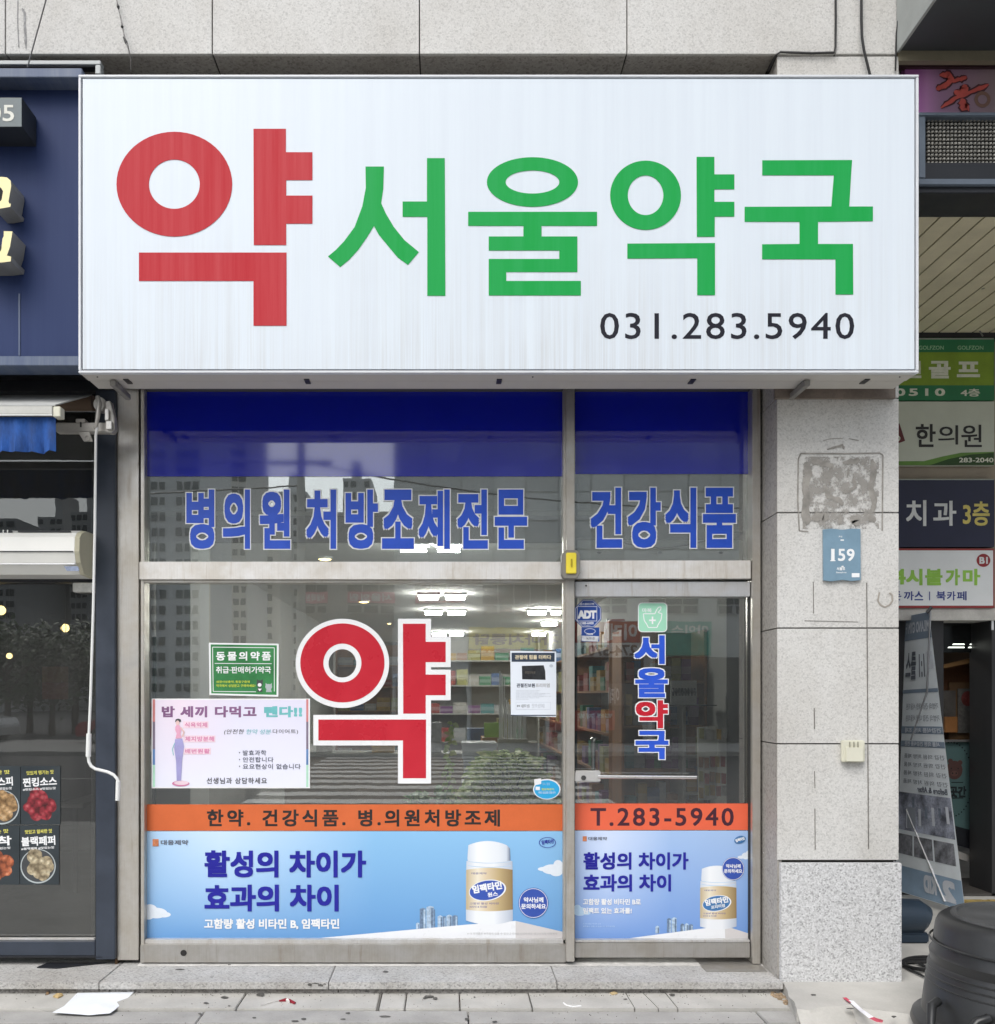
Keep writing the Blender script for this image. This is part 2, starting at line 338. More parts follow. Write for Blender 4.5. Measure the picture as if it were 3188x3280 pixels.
# concrete apron at the right with a broken edge
def slabpoly(mb, pts, z0, z1):
    n = len(pts); mb.add([(x, y, z0) for x, y in pts] + [(x, y, z1) for x, y in pts], [tuple(range(n))[::-1], tuple(range(n, 2 * n))] + [(i, (i + 1) % n, (i + 1) % n + n, i + n) for i in range(n)]); return mb
hz = EYE - .055
def gp(px, py, h=hz): D = h * F / (py - CY); return (X(px, D), D)
edge = [gp(2520, 3160), gp(2530, 3180), gp(2534, 3200), gp(2552, 3215), gp(2560, 3238), gp(2600, 3243), gp(2640, 3232), gp(2700, 3230), gp(2735, 3226), gp(2770, 3236), gp(2880, 3250), gp(3000, 3268), gp(3300, 3290)]
pts = [(1.80, 5.3)] + edge[:1] + edge[1:] + [(60, 4.22), (60, 9.0), (2.40, 9.0), (2.40, 5.3)]
pts = [(1.80, 5.3)] + [(x, y + .03) for x, y in edge] + [(60, 4.25), (60, 9.0), (2.40, 9.0), (2.40, 5.3)]
mb = slabpoly(MB(), pts, -.06, .055)
er = random.Random(4); inner = [(x, y + .03, .055) for x, y in edge] + [(60, 4.25, .055)]; mid = [(x, y - .01 + er.uniform(-.012, .008), .044 + er.uniform(-.006, .004)) for x, y, z in inner]; outer = [(x, y - .10 + er.uniform(-.03, .02), -.03) for x, y, z in inner]
n_ = len(inner); mb.add(inner + mid + outer, [(i, i + n_, i + n_ + 1, i + 1) for i in range(n_ - 1)] + [(i + n_, i + 2 * n_, i + 2 * n_ + 1, i + n_ + 1) for i in range(n_ - 1)], True)
o = mb.build('concrete_apron', CONC, None); tag(o, kind='structure')
# crumbled soil at the corner
mb = MB()
for i in range(70):
    a = random.random(); px = 2470 + a * 85; py = 3168 + a * 55 + random.random() * 22; x, y = gp(px, py, EYE); s = .004 + .011 * random.random()
    mb.lathe((x, y, 0), [(s, 0), (s * .8, s * .7), (s * .2, s)], 6)
tag(mb.build('rubble', M('rubble', (.30, .22, .14), .95, var=.5, scale=30)), kind='stuff')

# ================================================================== granite building
PD = 4.93
wall = thing('stone_clad_building', 'pale granite clad building wall with square pillar beside pharmacy', 'building', (0, 5.3, 0))
bk = MB()
bk.box(-9, 2.36, 4.953, 6.2, Z(169, PD) + .012, 12.0)              # core of the overhanging band
bk.box(1.76, 2.36, 4.953, 5.9, .0, Z(169, PD) + .012)
bk.build('backing', JOINT, wall)
# upper band panels: joints seen at these photo pixels
js = [-2640, -1975, -1310, -646, 17, 680, 1344, 2009, 2677, 2876]
for a, b_ in zip(js[:-1], js[1:]):
    for r in range(4):
        z0 = Z(172, PD) + r * .78; z1 = z0 + .774
        MB().box(X(a, PD) + .003, X(b_, PD) - .003, PD + random.random() * .002, 4.951, z0, z1).build('stone_panel', GR, wall, bevel=.002)
# soffit panels
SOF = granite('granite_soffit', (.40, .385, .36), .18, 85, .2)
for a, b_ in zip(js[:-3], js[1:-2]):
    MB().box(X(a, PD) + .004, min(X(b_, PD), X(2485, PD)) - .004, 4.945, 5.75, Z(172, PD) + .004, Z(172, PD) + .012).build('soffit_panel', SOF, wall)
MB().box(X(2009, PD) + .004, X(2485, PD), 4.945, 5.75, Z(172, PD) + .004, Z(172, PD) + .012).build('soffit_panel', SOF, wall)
MB().box(-9, 1.8, 5.75, 5.8, 2.5, Z(160, PD)).build('lintel_wall', M('dark_render', (.12, .115, .11), .9), wall)
# pillar
PL, PR = 2491, 2880
ys = [178, 620, 1275, 1642, 2012, 2383, 2757]
for a, b_ in zip(ys[:-1], ys[1:]):
    MB().box(X(PL, PD), X(PR, PD), PD + random.random() * .0015, 4.951, Z(b_, PD) + .003, Z(a, PD) - .003).build('stone_panel', GR, wall, bevel=.002)
MB().box(X(2498, PD), X(2884, PD), 4.912, 4.951, .052, Z(2764, PD)).build('base_panel', GRB, wall, bevel=.002)
MB().box(X(2884, PD) - .03, X(2884, PD), 4.953, 5.9, .052, Z(2764, PD)).build('base_panel', GRB, wall, bevel=.002)
for a, b_ in zip(ys[:-1], ys[1:]):
    MB().box(2.36, X(PR, PD), 4.953, 5.9, Z(b_, PD) + .003, Z(a, PD) - .003).build('stone_panel', GR, wall, bevel=.002)
# splayed return of the pillar towards the shop
yr = [178, 1275, 1642, 2012, 2383, 3140]
for i, (a, b_) in enumerate(zip(yr[:-1], yr[1:])):
    za, zb = Z(a, PD) - .003, (Z(b_, PD) + .003 if b_ < 3100 else .066)
    x0, x1 = X(PL, PD) - .001, X(2438, GL - .03)
    mb = MB(); mb.add([(x0, PD + .004, zb), (x0, PD + .004, za), (x1, GL + .1, za), (x1, GL + .1, zb), (x0 + .03, PD + .02, zb), (x0 + .03, PD + .02, za), (x1 + .03, GL + .1, za), (x1 + .03, GL + .1, zb)],
        [(0, 1, 2, 3), (7, 6, 5, 4), (0, 4, 5, 1), (3, 2, 6, 7), (1, 5, 6, 2), (0, 3, 7, 4)])
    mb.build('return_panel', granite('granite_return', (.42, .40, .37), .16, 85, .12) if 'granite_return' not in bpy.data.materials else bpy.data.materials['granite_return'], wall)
# saw-cut sealant lines and old glue on the pillar
SEAL = M('old_sealant', (.20, .19, .175), .9, var=.4, scale=30)
GLUE = M('old_glue', (.30, .285, .26), .85, var=.3, scale=14)
def strip(mb, pts, wpx, D, dep=.001):
    for (x0, y0), (x1, y1) in zip(pts[:-1], pts[1:]):
        dx, dy = x1 - x0, y1 - y0; L = math.hypot(dx, dy); nx, ny = -dy / L * wpx / 2, dx / L * wpx / 2
        mb.poly([(x0 + nx, y0 + ny), (x1 + nx, y1 + ny), (x1 - nx, y1 - ny), (x0 - nx, y0 - ny)], D, dep)
FD = PD - .0015
mb = MB(); strip(mb, [(2777, 1866), (2779, 2100), (2781, 2400), (2783, 2720)], 3.2, FD)
strip(mb, [(2606, 1863), (2607, 1965)], 2.2, FD); strip(mb, [(2609, 2268), (2610, 2335)], 3, FD); strip(mb, [(2610, 2470), (2611, 2525)], 2.2, FD); strip(mb, [(2611, 2590), (2612, 2722)], 2.4, FD)
strip(mb, [(2578, 1988), (2750, 1992)], 1.5, FD); mb.build('sealant_line', SEAL, wall)
mb = MB(); strip(mb, [(2561, 1700), (2556, 1600), (2558, 1470), (2566, 1452), (2700, 1453), (2820, 1451), (2829, 1458), (2828, 1560), (2827, 1700)], 4.5, FD)
strip(mb, [(2561, 1700), (2590, 1703)], 3.5, FD)
strip(mb, [(2637, 1412), (2660, 1405), (2700, 1404)], 2, FD); strip(mb, [(2720, 1405), (2752, 1411)], 2, FD)
def blob(mb, pts, wd, D, seed=0):
    rr = random.Random(seed)
    L = []; Rr = []
    P = []
    for (x0, y0), (x1, y1) in zip(pts[:-1], pts[1:]):
        for t in range(5): P.append((x0 + (x1 - x0) * t / 5, y0 + (y1 - y0) * t / 5))
    P.append(pts[-1])
    for i, (x, y) in enumerate(P):
        a = P[max(0, i - 1)]; b = P[min(len(P) - 1, i + 1)]; dx, dy = b[0] - a[0], b[1] - a[1]; l = math.hypot(dx, dy) or 1
        e = min(1, .35 + min(i, len(P) - 1 - i) * .35); ww = wd * e
        L.append((x - dy / l * ww * rr.uniform(.55, 1.15), y + dx / l * ww * rr.uniform(.55, 1.15))); Rr.append((x + dy / l * ww * rr.uniform(.55, 1.15), y - dx / l * ww * rr.uniform(.55, 1.15)))
    for i in range(len(P) - 1): mb.poly([L[i], L[i + 1], Rr[i + 1], Rr[i]], D)
GB = FD - .0006
for i, (p, wd) in enumerate([([(2582, 1480), (2590, 1520), (2578, 1560), (2584, 1600), (2580, 1650), (2590, 1680)], 13), ([(2600, 1478), (2640, 1484), (2672, 1492)], 11), ([(2700, 1482), (2745, 1476), (2752, 1468)], 10),
      ([(2795, 1470), (2800, 1510), (2790, 1560), (2800, 1600), (2797, 1640)], 10), ([(2640, 1555), (2655, 1590), (2690, 1602), (2700, 1620)], 9), ([(2735, 1530), (2740, 1560), (2700, 1580)], 7),
      ([(2600, 1660), (2640, 1652), (2650, 1668)], 15), ([(2690, 1648), (2692, 1680)], 9), ([(2725, 1655), (2745, 1672), (2738, 1682)], 14), ([(2780, 1650), (2805, 1670)], 15),
      ([(2660, 1500), (2668, 1505)], 13), ([(2640, 1520), (2650, 1528)], 7), ([(2762, 1490), (2770, 1480)], 6), ([(2720, 1500), (2714, 1530)], 4), ([(2650, 1440), (2700, 1425), (2705, 1440)], 4), ([(2655, 1545), (2660, 1550)], 8)]):
    blob(mb, p, wd, GB - i * .00002, i)
mb.build('glue_residue', GLUE, wall)
gm, gn, gb = nodes('glue_film'); gt = gn.nodes.new('ShaderNodeBsdfTransparent'); gx_ = gn.nodes.new('ShaderNodeMixShader'); gb.inputs['Base Color'].default_value = (.33, .315, .29, 1); gb.inputs['Roughness'].default_value = .85
gn.links.new(ramp(gn, noise(gn, pos(gn), 17, 5, .7), [(.44, (0,) * 3), (.56, (.75,) * 3)]), gx_.inputs[0]); gn.links.new(gt.outputs[0], gx_.inputs[1]); gn.links.new(gb.outputs[0], gx_.inputs[2]); gn.links.new(gx_.outputs[0], gn.nodes['Material Output'].inputs[0])
MB().rect(2572, 1462, 2816, 1694, FD - .0003).build('glue_film', gm, wall)
mb = MB(); strip(mb, [(2818, 1897), (2813, 1925), (2822, 1938), (2835, 1945), (2850, 1938), (2860, 1925), (2859, 1905), (2850, 1899)], 5, FD, .004); mb.build('glue_ring', M('beige_glue', (.36, .33, .29), .8), wall)
# ledge between sign and pillar, its shade put into the dark colour
MB().box(X(2478, PD), X(2862, PD), 4.905, 4.928, Z(1274, 4.9), Z(1236, 4.9)).build('shaded_ledge', M('shaded_ledge', (.22, .18, .15), .8, var=.3), wall)

# cables and marks on the stone band
CAB = M('black_cable', (.015, .015, .016), .5)
def cable(label, pts, r, matn=None, cat='cable', group=None, name='cable'):
    mb = MB().tube([(X(a, D), D, Z(b, D)) for a, b, D in pts], r, 6); return tag(mb.build(name, matn or CAB), label, cat, group)
cable('frayed dark cord hanging over the granite band right of the thin stay wire', [(372, -60, 4.91), (374, 0, 4.91), (380, 30, 4.9), (391, 75, 4.9), (398, 115, 4.9), (410, 150, 4.89), (420, 190, 4.93), (419, 226, 4.98)], .0035, M('frayed_cord', (.30, .29, .28), .8, var=.6, scale=60), group=None)
mb = MB()
for a, b, c, d in ((376, 12, 381, 30), (396, 118, 411, 150), (390, 80, 393, 90)): mb.tube([(X(a, 4.897), 4.897, Z(b, 4.897)), (X((a + c) / 2, 4.895), 4.895, Z((b + d) / 2, 4.895)), (X(c, 4.897), 4.897, Z(d, 4.897))], [.004, .008, .003], 6)
tag(mb.build('tape_wrap', CAB), 'black tape knots wrapped round the frayed cord on the granite band', 'tape')
cable('thin grey stay wire slanting up from the blue sign top', [(158, -40, 4.6), (88, 215, 4.74)], .0035, M('grey_wire', (.22, .22, .22), .4, metal=.5))
cable('thick black cable running down the granite and behind the white sign', [(2760, -60, 4.91), (2760, 60, 4.91), (2762, 120, 4.9), (2768, 160, 4.9), (2784, 225, 4.9), (2800, 290, 4.9)], .0075)
cable('black cable tucked along the joint beside the pillar top', [(2677, -60, 4.92), (2678, 60, 4.92), (2677, 150, 4.92), (2672, 168, 4.915), (2600, 170, 4.915), (2500, 166, 4.915), (2488, 174, 4.92), (2462, 226, 5.0)], .006)
cable('thin black cable curving along the right edge of the granite', [(2906, -10, 4.9), (2892, 30, 4.9), (2877, 70, 4.91), (2872, 110, 4.92), (2869, 225, 4.92)], .0045)
mb = MB(); strip(mb, [(57, 0), (56, 70), (60, 150)], 3, PD - .001); blob(mb, [(70, 25), (78, 40), (80, 90), (83, 155)], 4, PD - .0012, 3)
tag(mb.build('peeled_sealant', M('peeled_sealant', (.30, .30, .30), .8, var=.4, scale=30)), 'peeled old sealant streaks on the granite band at top left', 'sealant')
# grey steel channel peeping out above the blue sign
g = thing('steel_channel', 'grey rectangular steel frame above the dark blue sign', 'metal frame', (X(150, 4.88), 4.88, Z(240, 4.88)))
GM = M('grey_paint_metal', (.36, .38, .38), .5, metal=.2)
MB().pbox(-900, 192, 322, 206, 4.88, .05).build('rail', GM, g, bevel=.003); MB().pbox(305, 206, 322, 236, 4.88, .05).build('post', GM, g, bevel=.003); MB().pbox(-900, 210, 305, 214, 4.89, .04).build('rail', BLACKM, g)

# ================================================================== the shop room and its front
front = thing('pharmacy_shopfront', 'stainless framed pharmacy shopfront with big panes and blue top band', 'shopfront', (X(1433, 5.2), 5.25, .065))
FR, FB = 5.19, .085                               # frame front distance and depth
def bar(name, a, b, c, d, D=FR, dep=FB, mt=None, bev=.0025, par=None): return MB().pbox(a, b, c, d, D, dep).build(name, mt or STEEL, par or front, bevel=bev)
bar('corner_post', 376, 1230, 444, 3076, 5.20, .14)
bar('jamb', 451, 1240, 462, 3081, 5.2, .09)
bar('mullion', 1815, 1240, 1841, 3081, 5.16, .13)
bar('glazing_bead', 1805, 1240, 1813, 3012, 5.2, .06)
bar('transom', 446, 1799, 1811, 1856, 5.18, .1, stainless('stainless_bright', (.80, .79, .77), .42, .35))
bar('transom', 1843, 1795, 2406, 1854, 5.18, .1, bpy.data.materials['stainless_bright'])
bar('glazing_bead', 462, 1858, 1805, 1866, 5.2, .05)
bar('glazing_bead', 462, 3010, 1805, 3024, 5.21, .05, ALU)
bar('bottom_rail', 449, 3026, 1813, 3084, 5.19, .1, STEELD)
bar('jamb', 2411, 1240, 2437, 3088, 5.17, .12)
MB().disc(588, 3053, 10, 10, 5.188, .004, 20).build('drain_hole', BLACKV, front)
# dark gaps behind the frames
MB().pbox(438, 1250, 452, 3080, 5.29, .02).build('backing', JOINT, front); MB().pbox(2400, 1250, 2440, 3080, 5.31, .02).build('backing', JOINT, front); MB().pbox(1800, 1250, 1850, 3080, 5.315, .01).build('backing', JOINT, front)
# panes
for a, b, c, d, g_ in ((460, 1240, 1808, 1800, GLASSU), (460, 1862, 1808, 3014, GLASS), (1841, 1240, 2411, 1796, GLASSU)): MB().pbox(a, b, c, d, 5.252, .006).build('pane', g_, front)
BLUE = M('blue_film', (.004, .012, .40), .05, var=.04, coat=1.0, spec=.9)
MB().pbox(462, 1240, 1804, 1526, 5.249, .001).build('blue_band', BLUE, front); MB().pbox(1843, 1240, 2402, 1518, 5.249, .001).build('blue_band', BLUE, front)
# the door leaf
door = thing('glass_door', 'swing glass door with stainless rails below the small blue film pane', 'door', (X(2122, 5.22), 5.22, .075))
bar('top_rail', 1843, 1863, 2403, 1911, 5.2, .06, stainless('door_rail', (.72, .73, .75), .32, .6), par=door)
bar('bottom_rail', 1843, 3021, 2403, 3068, 5.2, .06, STEELD, par=door); bar('bead', 1843, 3011, 2403, 3019, 5.21, .04, ALU, par=door)
bar('side_stile', 2405, 1863, 2410, 3068, 5.2, .06, M('rubber_black', (.02, .02, .02), .7), par=door)
MB().pbox(1843, 1905, 2403, 3016, 5.252, .006).build('pane', GLASS, door)
MB().pbox(1843, 1855, 2410, 1862, 5.26, .03).build('shadow_gap', JOINT, door)
MB().lathe((0, 0, 0), [(.001, 0)], 3)
mb = MB().disc(1878, 1876, 6, 6, 5.197, .004, 16); mb.build('screw', ALU, door); MB().disc(1878, 1876, 3, 3, 5.195, .003, 12).build('screw_hole', BLACKV, door)
lk = MB().pbox(1843, 2469, 1925, 2506, 5.165, .04).build('lock_case', ALU, door, bevel=.006); MB().disc(1870, 2492, 8, 8, 5.160, .008, 20).build('keyhole', M('chrome_dark', (.2, .2, .2), .25, metal=.9), lk)
MB().tube([(X(1915, 5.17), 5.17, Z(2488, 5.17)), (X(2232, 5.17), 5.17, Z(2490, 5.17))], .0105, 12).build('push_bar', stainless('chrome', (.85, .85, .85), .12, 1), door)
MB().tube([(X(1901, 5.3), 5.3, Z(2372, 5.3)), (X(1901, 5.3), 5.3, Z(2468, 5.3))], .012, 10).lathe((X(1903, 5.3), 5.3, Z(2372, 5.3)), [(.02, 0), (.022, .012), (.014, .02)], 12).build('inner_handle', bpy.data.materials['chrome'], door)
th = thing('door_threshold', 'small metal threshold plate under the right end of the door', 'threshold', (X(2320, 5.1), 5.1, .065))
MB().box(X(2255, 5.1), X(2440, 5.15), 5.05, 5.3, .064, .071).build('plate', STEELD, th, bevel=.002)
# dark rain gasket line along the sill
MB().box(X(446, 5.2), X(2440, 5.2), 5.165, 5.3, .0655, .0675).build('sill_seal', M('white_sealant', (.62, .61, .58), .7, var=.2, scale=20), front)

# sensor
s = thing('door_sensor', 'grey housing with yellow cover at the crossing of mullion and transom', 'sensor', (X(1829, 5.1), 5.1, Z(1856, 5.1)))
MB().poly([(1800, 1775), (1812, 1762), (1850, 1762), (1858, 1775), (1860, 1835), (1848, 1854), (1808, 1854), (1800, 1840)], 5.10, .055).build('housing', M('grey_plastic', (.22, .21, .19), .45), s, bevel=.004)
MB().pbox(1814, 1770, 1847, 1837, 5.088, .02).build('cover', M('yellow_plastic', (.80, .66, .06), .4, var=.06), s, bevel=.004); MB().pbox(1829, 1790, 1834, 1816, 5.084, .006).build('lens', M('amber', (.40, .32, .03), .3), s)
# ================================================================== big white sign
SD = 4.607; SDB = 4.86
sign = thing('pharmacy_sign', 'large white box sign with red and green Korean letters above the pharmacy', 'sign', (X(1598, SD), 4.73, Z(1252, SDB)))
SW = streaky('sign_face_white', (.68, .745, .805), dirt=(.47, .47, .46), amt=.75, zlo=Z(1195, SD), zhi=Z(640, SD), fade=(.64, .70, .765))
x0, x1, z0, z1 = X(251, SD), X(2944, SD), Z(1194, SD), Z(238, SD)
MB().box(x0 + .02, x1 - .02, SD + .004, SD + .02, z0 + .02, z1 - .02).build('face', SW, sign)
AL = M('sign_trim', (.66, .68, .71), .35, var=.04)
for nm, b in (('trim', (x0, x1, z1 - .012, z1)), ('trim', (x0, x1, z0, z0 + .012)), ('trim', (x0, x0 + .012, z0 + .013, z1 - .013)), ('trim', (x1 - .012, x1, z0 + .013, z1 - .013))):
    MB().box(b[0], b[1], SD, SD + .03, b[2], b[3]).build(nm, AL, sign, bevel=.002)
UND = streaky('sign_underside', (.56, .54, .50), dirt=(.40, .37, .33), amt=.5, rough=.5)
MB().box(x0 + .001, x1 - .001, SD + .031, SD + .125, z0 + .001, z1 - .001).build('case_front', UND, sign, bevel=.003)
MB().box(x0 + .004, x1 - .004, SD + .129, SDB, z0 + .003, z1 - .003).build('case_back', UND, sign, bevel=.003)
for px in (403, 982, 1600, 2222, 2780):            # drain slots in the underside
    a = X(px, 4.7); mb = MB().box(a - .013, a + .013, SD + .09, SD + .16, z0 - .003, z0 + .002); mb.build('drain_slot', BLACKV, sign)
for px in (108 + 200, 2888, 1708):
    MB().lathe((X(px, 4.65), SD + .06, z0 - .002), [(.004, 0), (.004, .003)], 10).build('screw', BLACKM, sign)
BRK = M('bracket_grey', (.30, .29, .27), .5, metal=.4)
for px, dx in ((372, 1), (2575, -1)):
    a = X(px, 4.75); MB().box(a - .014, a + .014, 4.70, 4.93, z0 - .032, z0 - .004).build('bracket', BRK, sign, bevel=.002)
MB().box(-1.80, 1.76, 5.172, 5.5, Z(1240, 5.17), Z(172, PD)).build('rear_panel', M('rear_panel', (.07, .07, .07), .8), sign)
# letters, each cut out as it stands on the face
LD = SD + .0020
RED = streaky('red_letter', (.45, .025, .035), rough=.45, fade=(.50, .065, .075), spec=.12); GRN = streaky('green_letter', (.012, .33, .065), rough=.45, fade=(.025, .35, .09), spec=.12)
def letter(loops_polys, m, D=LD, par=None, name='letter', dep=.0014):
    mb = MB()
    for q in loops_polys:
        if q[0] == 'r': mb.pbox(q[1], q[2], q[3], q[4], D, dep)
        elif q[0] == 'o': mb.ring(*q[1:7], D, dep, 56)
        else: mb.poly(q[1], D, dep)
    return mb.build(name, m, par or sign)
letter([('o', 558.5, 589.5, 185.5, 168, 81.5, 79), ('p', [(812, 412), (916, 412), (916, 487), (1001, 487), (1001, 576.5), (917, 576.5), (917, 626), (1001, 626), (1001, 716), (917, 716), (917, 784.5), (813, 784.5)]),
        ('p', [(445, 808.5), (918, 808.5), (918, 1043), (812, 1043), (812, 899.5), (445, 899.5)])], RED)
letter([('p', [(1171, 533), (1230, 533), (1228, 605), (1221, 650), (1237, 685), (1262, 727), (1296, 769), (1342, 807), (1307, 848), (1275, 825), (1252, 798), (1214, 752), (1198, 723), (1178, 756), (1149, 798), (1119, 831), (1090, 855), (1051, 821), (1076, 800), (1102, 773), (1136, 727), (1161, 660), (1172, 601)]),
        ('p', [(1368, 506), (1425, 506), (1427, 947), (1369, 947), (1369, 694), (1290, 694), (1290, 645), (1368, 645)])], GRN)
letter([('o', 1706, 582.5, 146, 79.5, 86, 37), ('p', [(1500, 678), (1913, 678), (1913, 723), (1735, 723), (1735, 757), (1850, 757), (1850, 871), (1622, 871), (1622, 899.5), (1861, 899.5), (1861, 946), (1566, 946), (1566, 829), (1792, 829), (1792, 802), (1566, 802), (1566, 757), (1677, 757), (1677, 723), (1500, 723)])], GRN)
letter([('o', 2068.5, 625, 113.5, 111, 57, 63.5), ('p', [(2232, 502), (2289, 502), (2289, 558), (2353, 558), (2353, 606), (2289, 606), (2289, 646), (2353, 646), (2353, 693.5), (2290, 693.5), (2290, 758), (2233, 758)]),
        ('p', [(2010, 780), (2291, 778), (2291, 945), (2234, 945), (2234, 826.5), (2010, 828)])], GRN)
letter([('p', [(2442.5, 513), (2730, 512), (2721, 661), (2797, 661), (2797, 708), (2621, 710), (2621, 781), (2733, 781), (2734, 943), (2677, 943), (2677, 830), (2442, 830), (2442, 782), (2562, 781), (2562, 710), (2386, 710), (2386, 662), (2664, 661), (2672, 561), (2442.5, 561)])], GRN)
INK = M('ink_grey', (.016, .016, .025), .5, spec=.2)
letters('numeral', '031.283.5940', (1923, 1002, 2737, 1086), LD + .001, INK, sign, .004, 1.12)

# ================================================================== dark blue neighbour sign
BD = 4.72
bs = thing('blue_shop_sign', 'dark blue neighbouring shop sign cut off at the left edge', 'sign', (X(0, BD), 4.8, Z(1172, BD)))
BLM = streaky('blue_metal', (.026, .042, .118), dirt=(.2, .22, .28), amt=.3, rough=.5, fade=(.033, .052, .135), spec=.15); BLM2 = streaky('blue_metal_edge', (.08, .11, .19), rough=.35, fade=(.15, .18, .24))
MB().pbox(-700, 247, 268, 1142, BD + .07, .06).build('face', BLM, bs)
MB().pbox(-700, 217, 262, 247, BD - .03, .15).build('top_cap', BLM2, bs, bevel=.003); MB().pbox(-700, 1140, 272, 1171, BD, .14).build('bottom_rail', BLM2, bs, bevel=.003)
MB().pbox(-700, 1100, 272, 1166, 4.9, .25).build('rear_panel', BLACKM, bs)
for px in (59, -180): MB().pbox(px, 940, px + 5, 1139, BD + .066, .004).build('seam', BLM2, bs)
nb = thing('number_box', 'small grey block with number 05 on the blue sign', 'sign', (X(20, 4.62), 4.68, Z(407, 4.62)))
bx = MB().pbox(-120, 311, 70, 407, 4.62, .165).build('block', M('block_dark', (.02, .024, .03), .5), nb, bevel=.002)
MB().pbox(-118, 313, 69, 405, 4.618, .002).build('face', M('block_grey', (.13, .16, .17), .5), nb)
lettering(MB(), '05', (-38, 335, 45, 388), 4.6165, .01).build('numeral', M('pale_print', (.66, .66, .60), .5), nb)
CREAM = M('cream_face', (.86, .76, .40), .4, var=.03); SIDE = M('letter_side', (.32, .32, .30), .45, metal=.3)
def chan(label, polys, group='cream channel letters on the blue sign'):
    t = thing('channel_letter', label, 'sign letter', (X(0, 4.64), 4.7, Z(polys[0][-1][1], 4.64)), group)
    mb = MB(); mf = MB()
    for p in polys: mb.poly(p, 4.64, .145); mf.poly(p, 4.6385)
    mb.build('body', SIDE, t); mf.build('face', CREAM, t)
chan('cream raised letter on the blue sign, upper one of the two', [[(-80, 575), (5, 566), (22, 568), (34, 578), (36, 595), (27, 645), (30, 652), (35, 652), (33, 662), (0, 668), (-20, 668), (5, 640), (10, 612), (2, 600), (-80, 606)]])
chan('cream raised letter on the blue sign, lower one of the two', [[(12, 740), (40, 741), (32, 790), (22, 818), (36, 822), (34, 837), (0, 841), (-80, 842), (-80, 822), (-10, 822), (4, 800), (8, 764), (12, 756)], [(-80, 760), (-30, 755), (-28, 772), (-80, 776)]])

# ================================================================== neighbour shop, its awning, air conditioner
ns = thing('left_shopfront', 'dark framed neighbouring restaurant front with smoky glass', 'shopfront', (X(0, 5.25), 5.27, .065))
def nbar(name, a, b, c, d, D=5.19, dep=.12, mt=DARKF): return MB().pbox(a, b, c, d, D, dep).build(name, mt, ns, bevel=.003)
nbar('post', 306, 1250, 369, 3074, 5.17, .14); nbar('transom', -900, 1838, 305, 1864, 5.19, .1, BLACKM); nbar('bottom_rail', -900, 3018, 305, 3062, 5.18); nbar('bead', -900, 3006, 303, 3013, 5.21, .03, ALU); nbar('sill', -900, 3063, 330, 3069, 5.17, .1, BLACKM)
MB().pbox(-900, 1252, 305, 1838, 5.252, .006).build('pane', GLASSL, ns); MB().pbox(-900, 1866, 305, 3008, 5.252, .006).build('pane', GLASSL, ns)
MB().box(X(368, 5.2), X(376, 5.2), 5.2, 5.32, .065, 3.1).build('gap_strip', M('rust_gap', (.10, .06, .03), .9), ns)
MB().box(-6, -1.9, 5.2, 5.5, Z(1252, 5.2), Z(1100, 5.2) + .5).build('head_panel', BLACKM, ns)
mt = thing('door_mat', 'thin black rubber scrap lying under the dark blue door frame', 'mat', (X(200, 5.1), 5.1, .066))
MB().add([(X(113, 5.1), 5.12, .0665), (X(180, 5.1), 5.105, .0665), (X(340, 5.2), 5.21, .0665), (X(150, 5.2), 5.21, .0665), (X(113, 5.1), 5.12, .0715), (X(180, 5.1), 5.105, .0715), (X(340, 5.2), 5.21, .0715), (X(150, 5.2), 5.21, .0715)], [(3, 2, 1, 0), (4, 5, 6, 7), (0, 1, 5, 4), (1, 2, 6, 5), (2, 3, 7, 6), (3, 0, 4, 7)]).build('sheet', BLACKM, mt)
# awning
aw = thing('awning', 'half rolled awning with grey canopy and blue scalloped valance at left', 'awning', (X(250, 5.0), 5.0, Z(1400, 5.0)))
FAB = M('awning_fabric', (.42, .43, .42), .8, var=.1); VAL = M('blue_valance', (.012, .075, .30), .8, var=.4, scale=11, sc=(1.6, 1, .5), bmp=.4)
xr = X(290, 5.08); xf = X(190, 4.69)
mb = MB(); mb.add([(-6, 5.10, Z(1268, 5.1)), (xr, 5.10, Z(1268, 5.1)), (xf - .03, 4.71, Z(1300, 4.71)), (-6, 4.71, Z(1300, 4.71)), (-6, 5.10, Z(1264, 5.1)), (xr, 5.10, Z(1264, 5.1)), (xf - .03, 4.71, Z(1296, 4.71)), (-6, 4.71, Z(1296, 4.71))], [(0, 1, 2, 3), (7, 6, 5, 4), (3, 2, 6, 7), (1, 5, 6, 2), (0, 4, 5, 1)])
mb.build('canopy', FAB, aw)
MB().box(-6, X(172, 4.69), 4.675, 4.72, Z(1330, 4.69), Z(1303, 4.69)).build('front_bar', M('awning_bar', (.46, .46, .43), .45, metal=.3), aw, bevel=.003)
MB().pbox(170, 1301, 193, 1335, 4.672, .055).build('end_cap', M('cream_plastic', (.62, .61, .50), .5), aw, bevel=.003)
MB().box(-6, X(172, 4.69), 4.672, 4.68, Z(1334, 4.69), Z(1330, 4.69)).build('trim', M('pale_metal', (.72, .73, .70), .4), aw)
mb = MB(); n = 60; vs = []
for i in range(n + 1):
    x = -3.4 + (X(176, 4.69) + 3.4) * i / n; wv = .012 * math.sin(i * 1.9) + .008 * math.sin(i * .7)
    vs += [(x, 4.70, Z(1334, 4.69)), (x, 4.70 + wv, Z(1390, 4.69)), (x, 4.70 + wv * 1.6, Z(1446, 4.69) + .004 * math.sin(i * 1.3))]
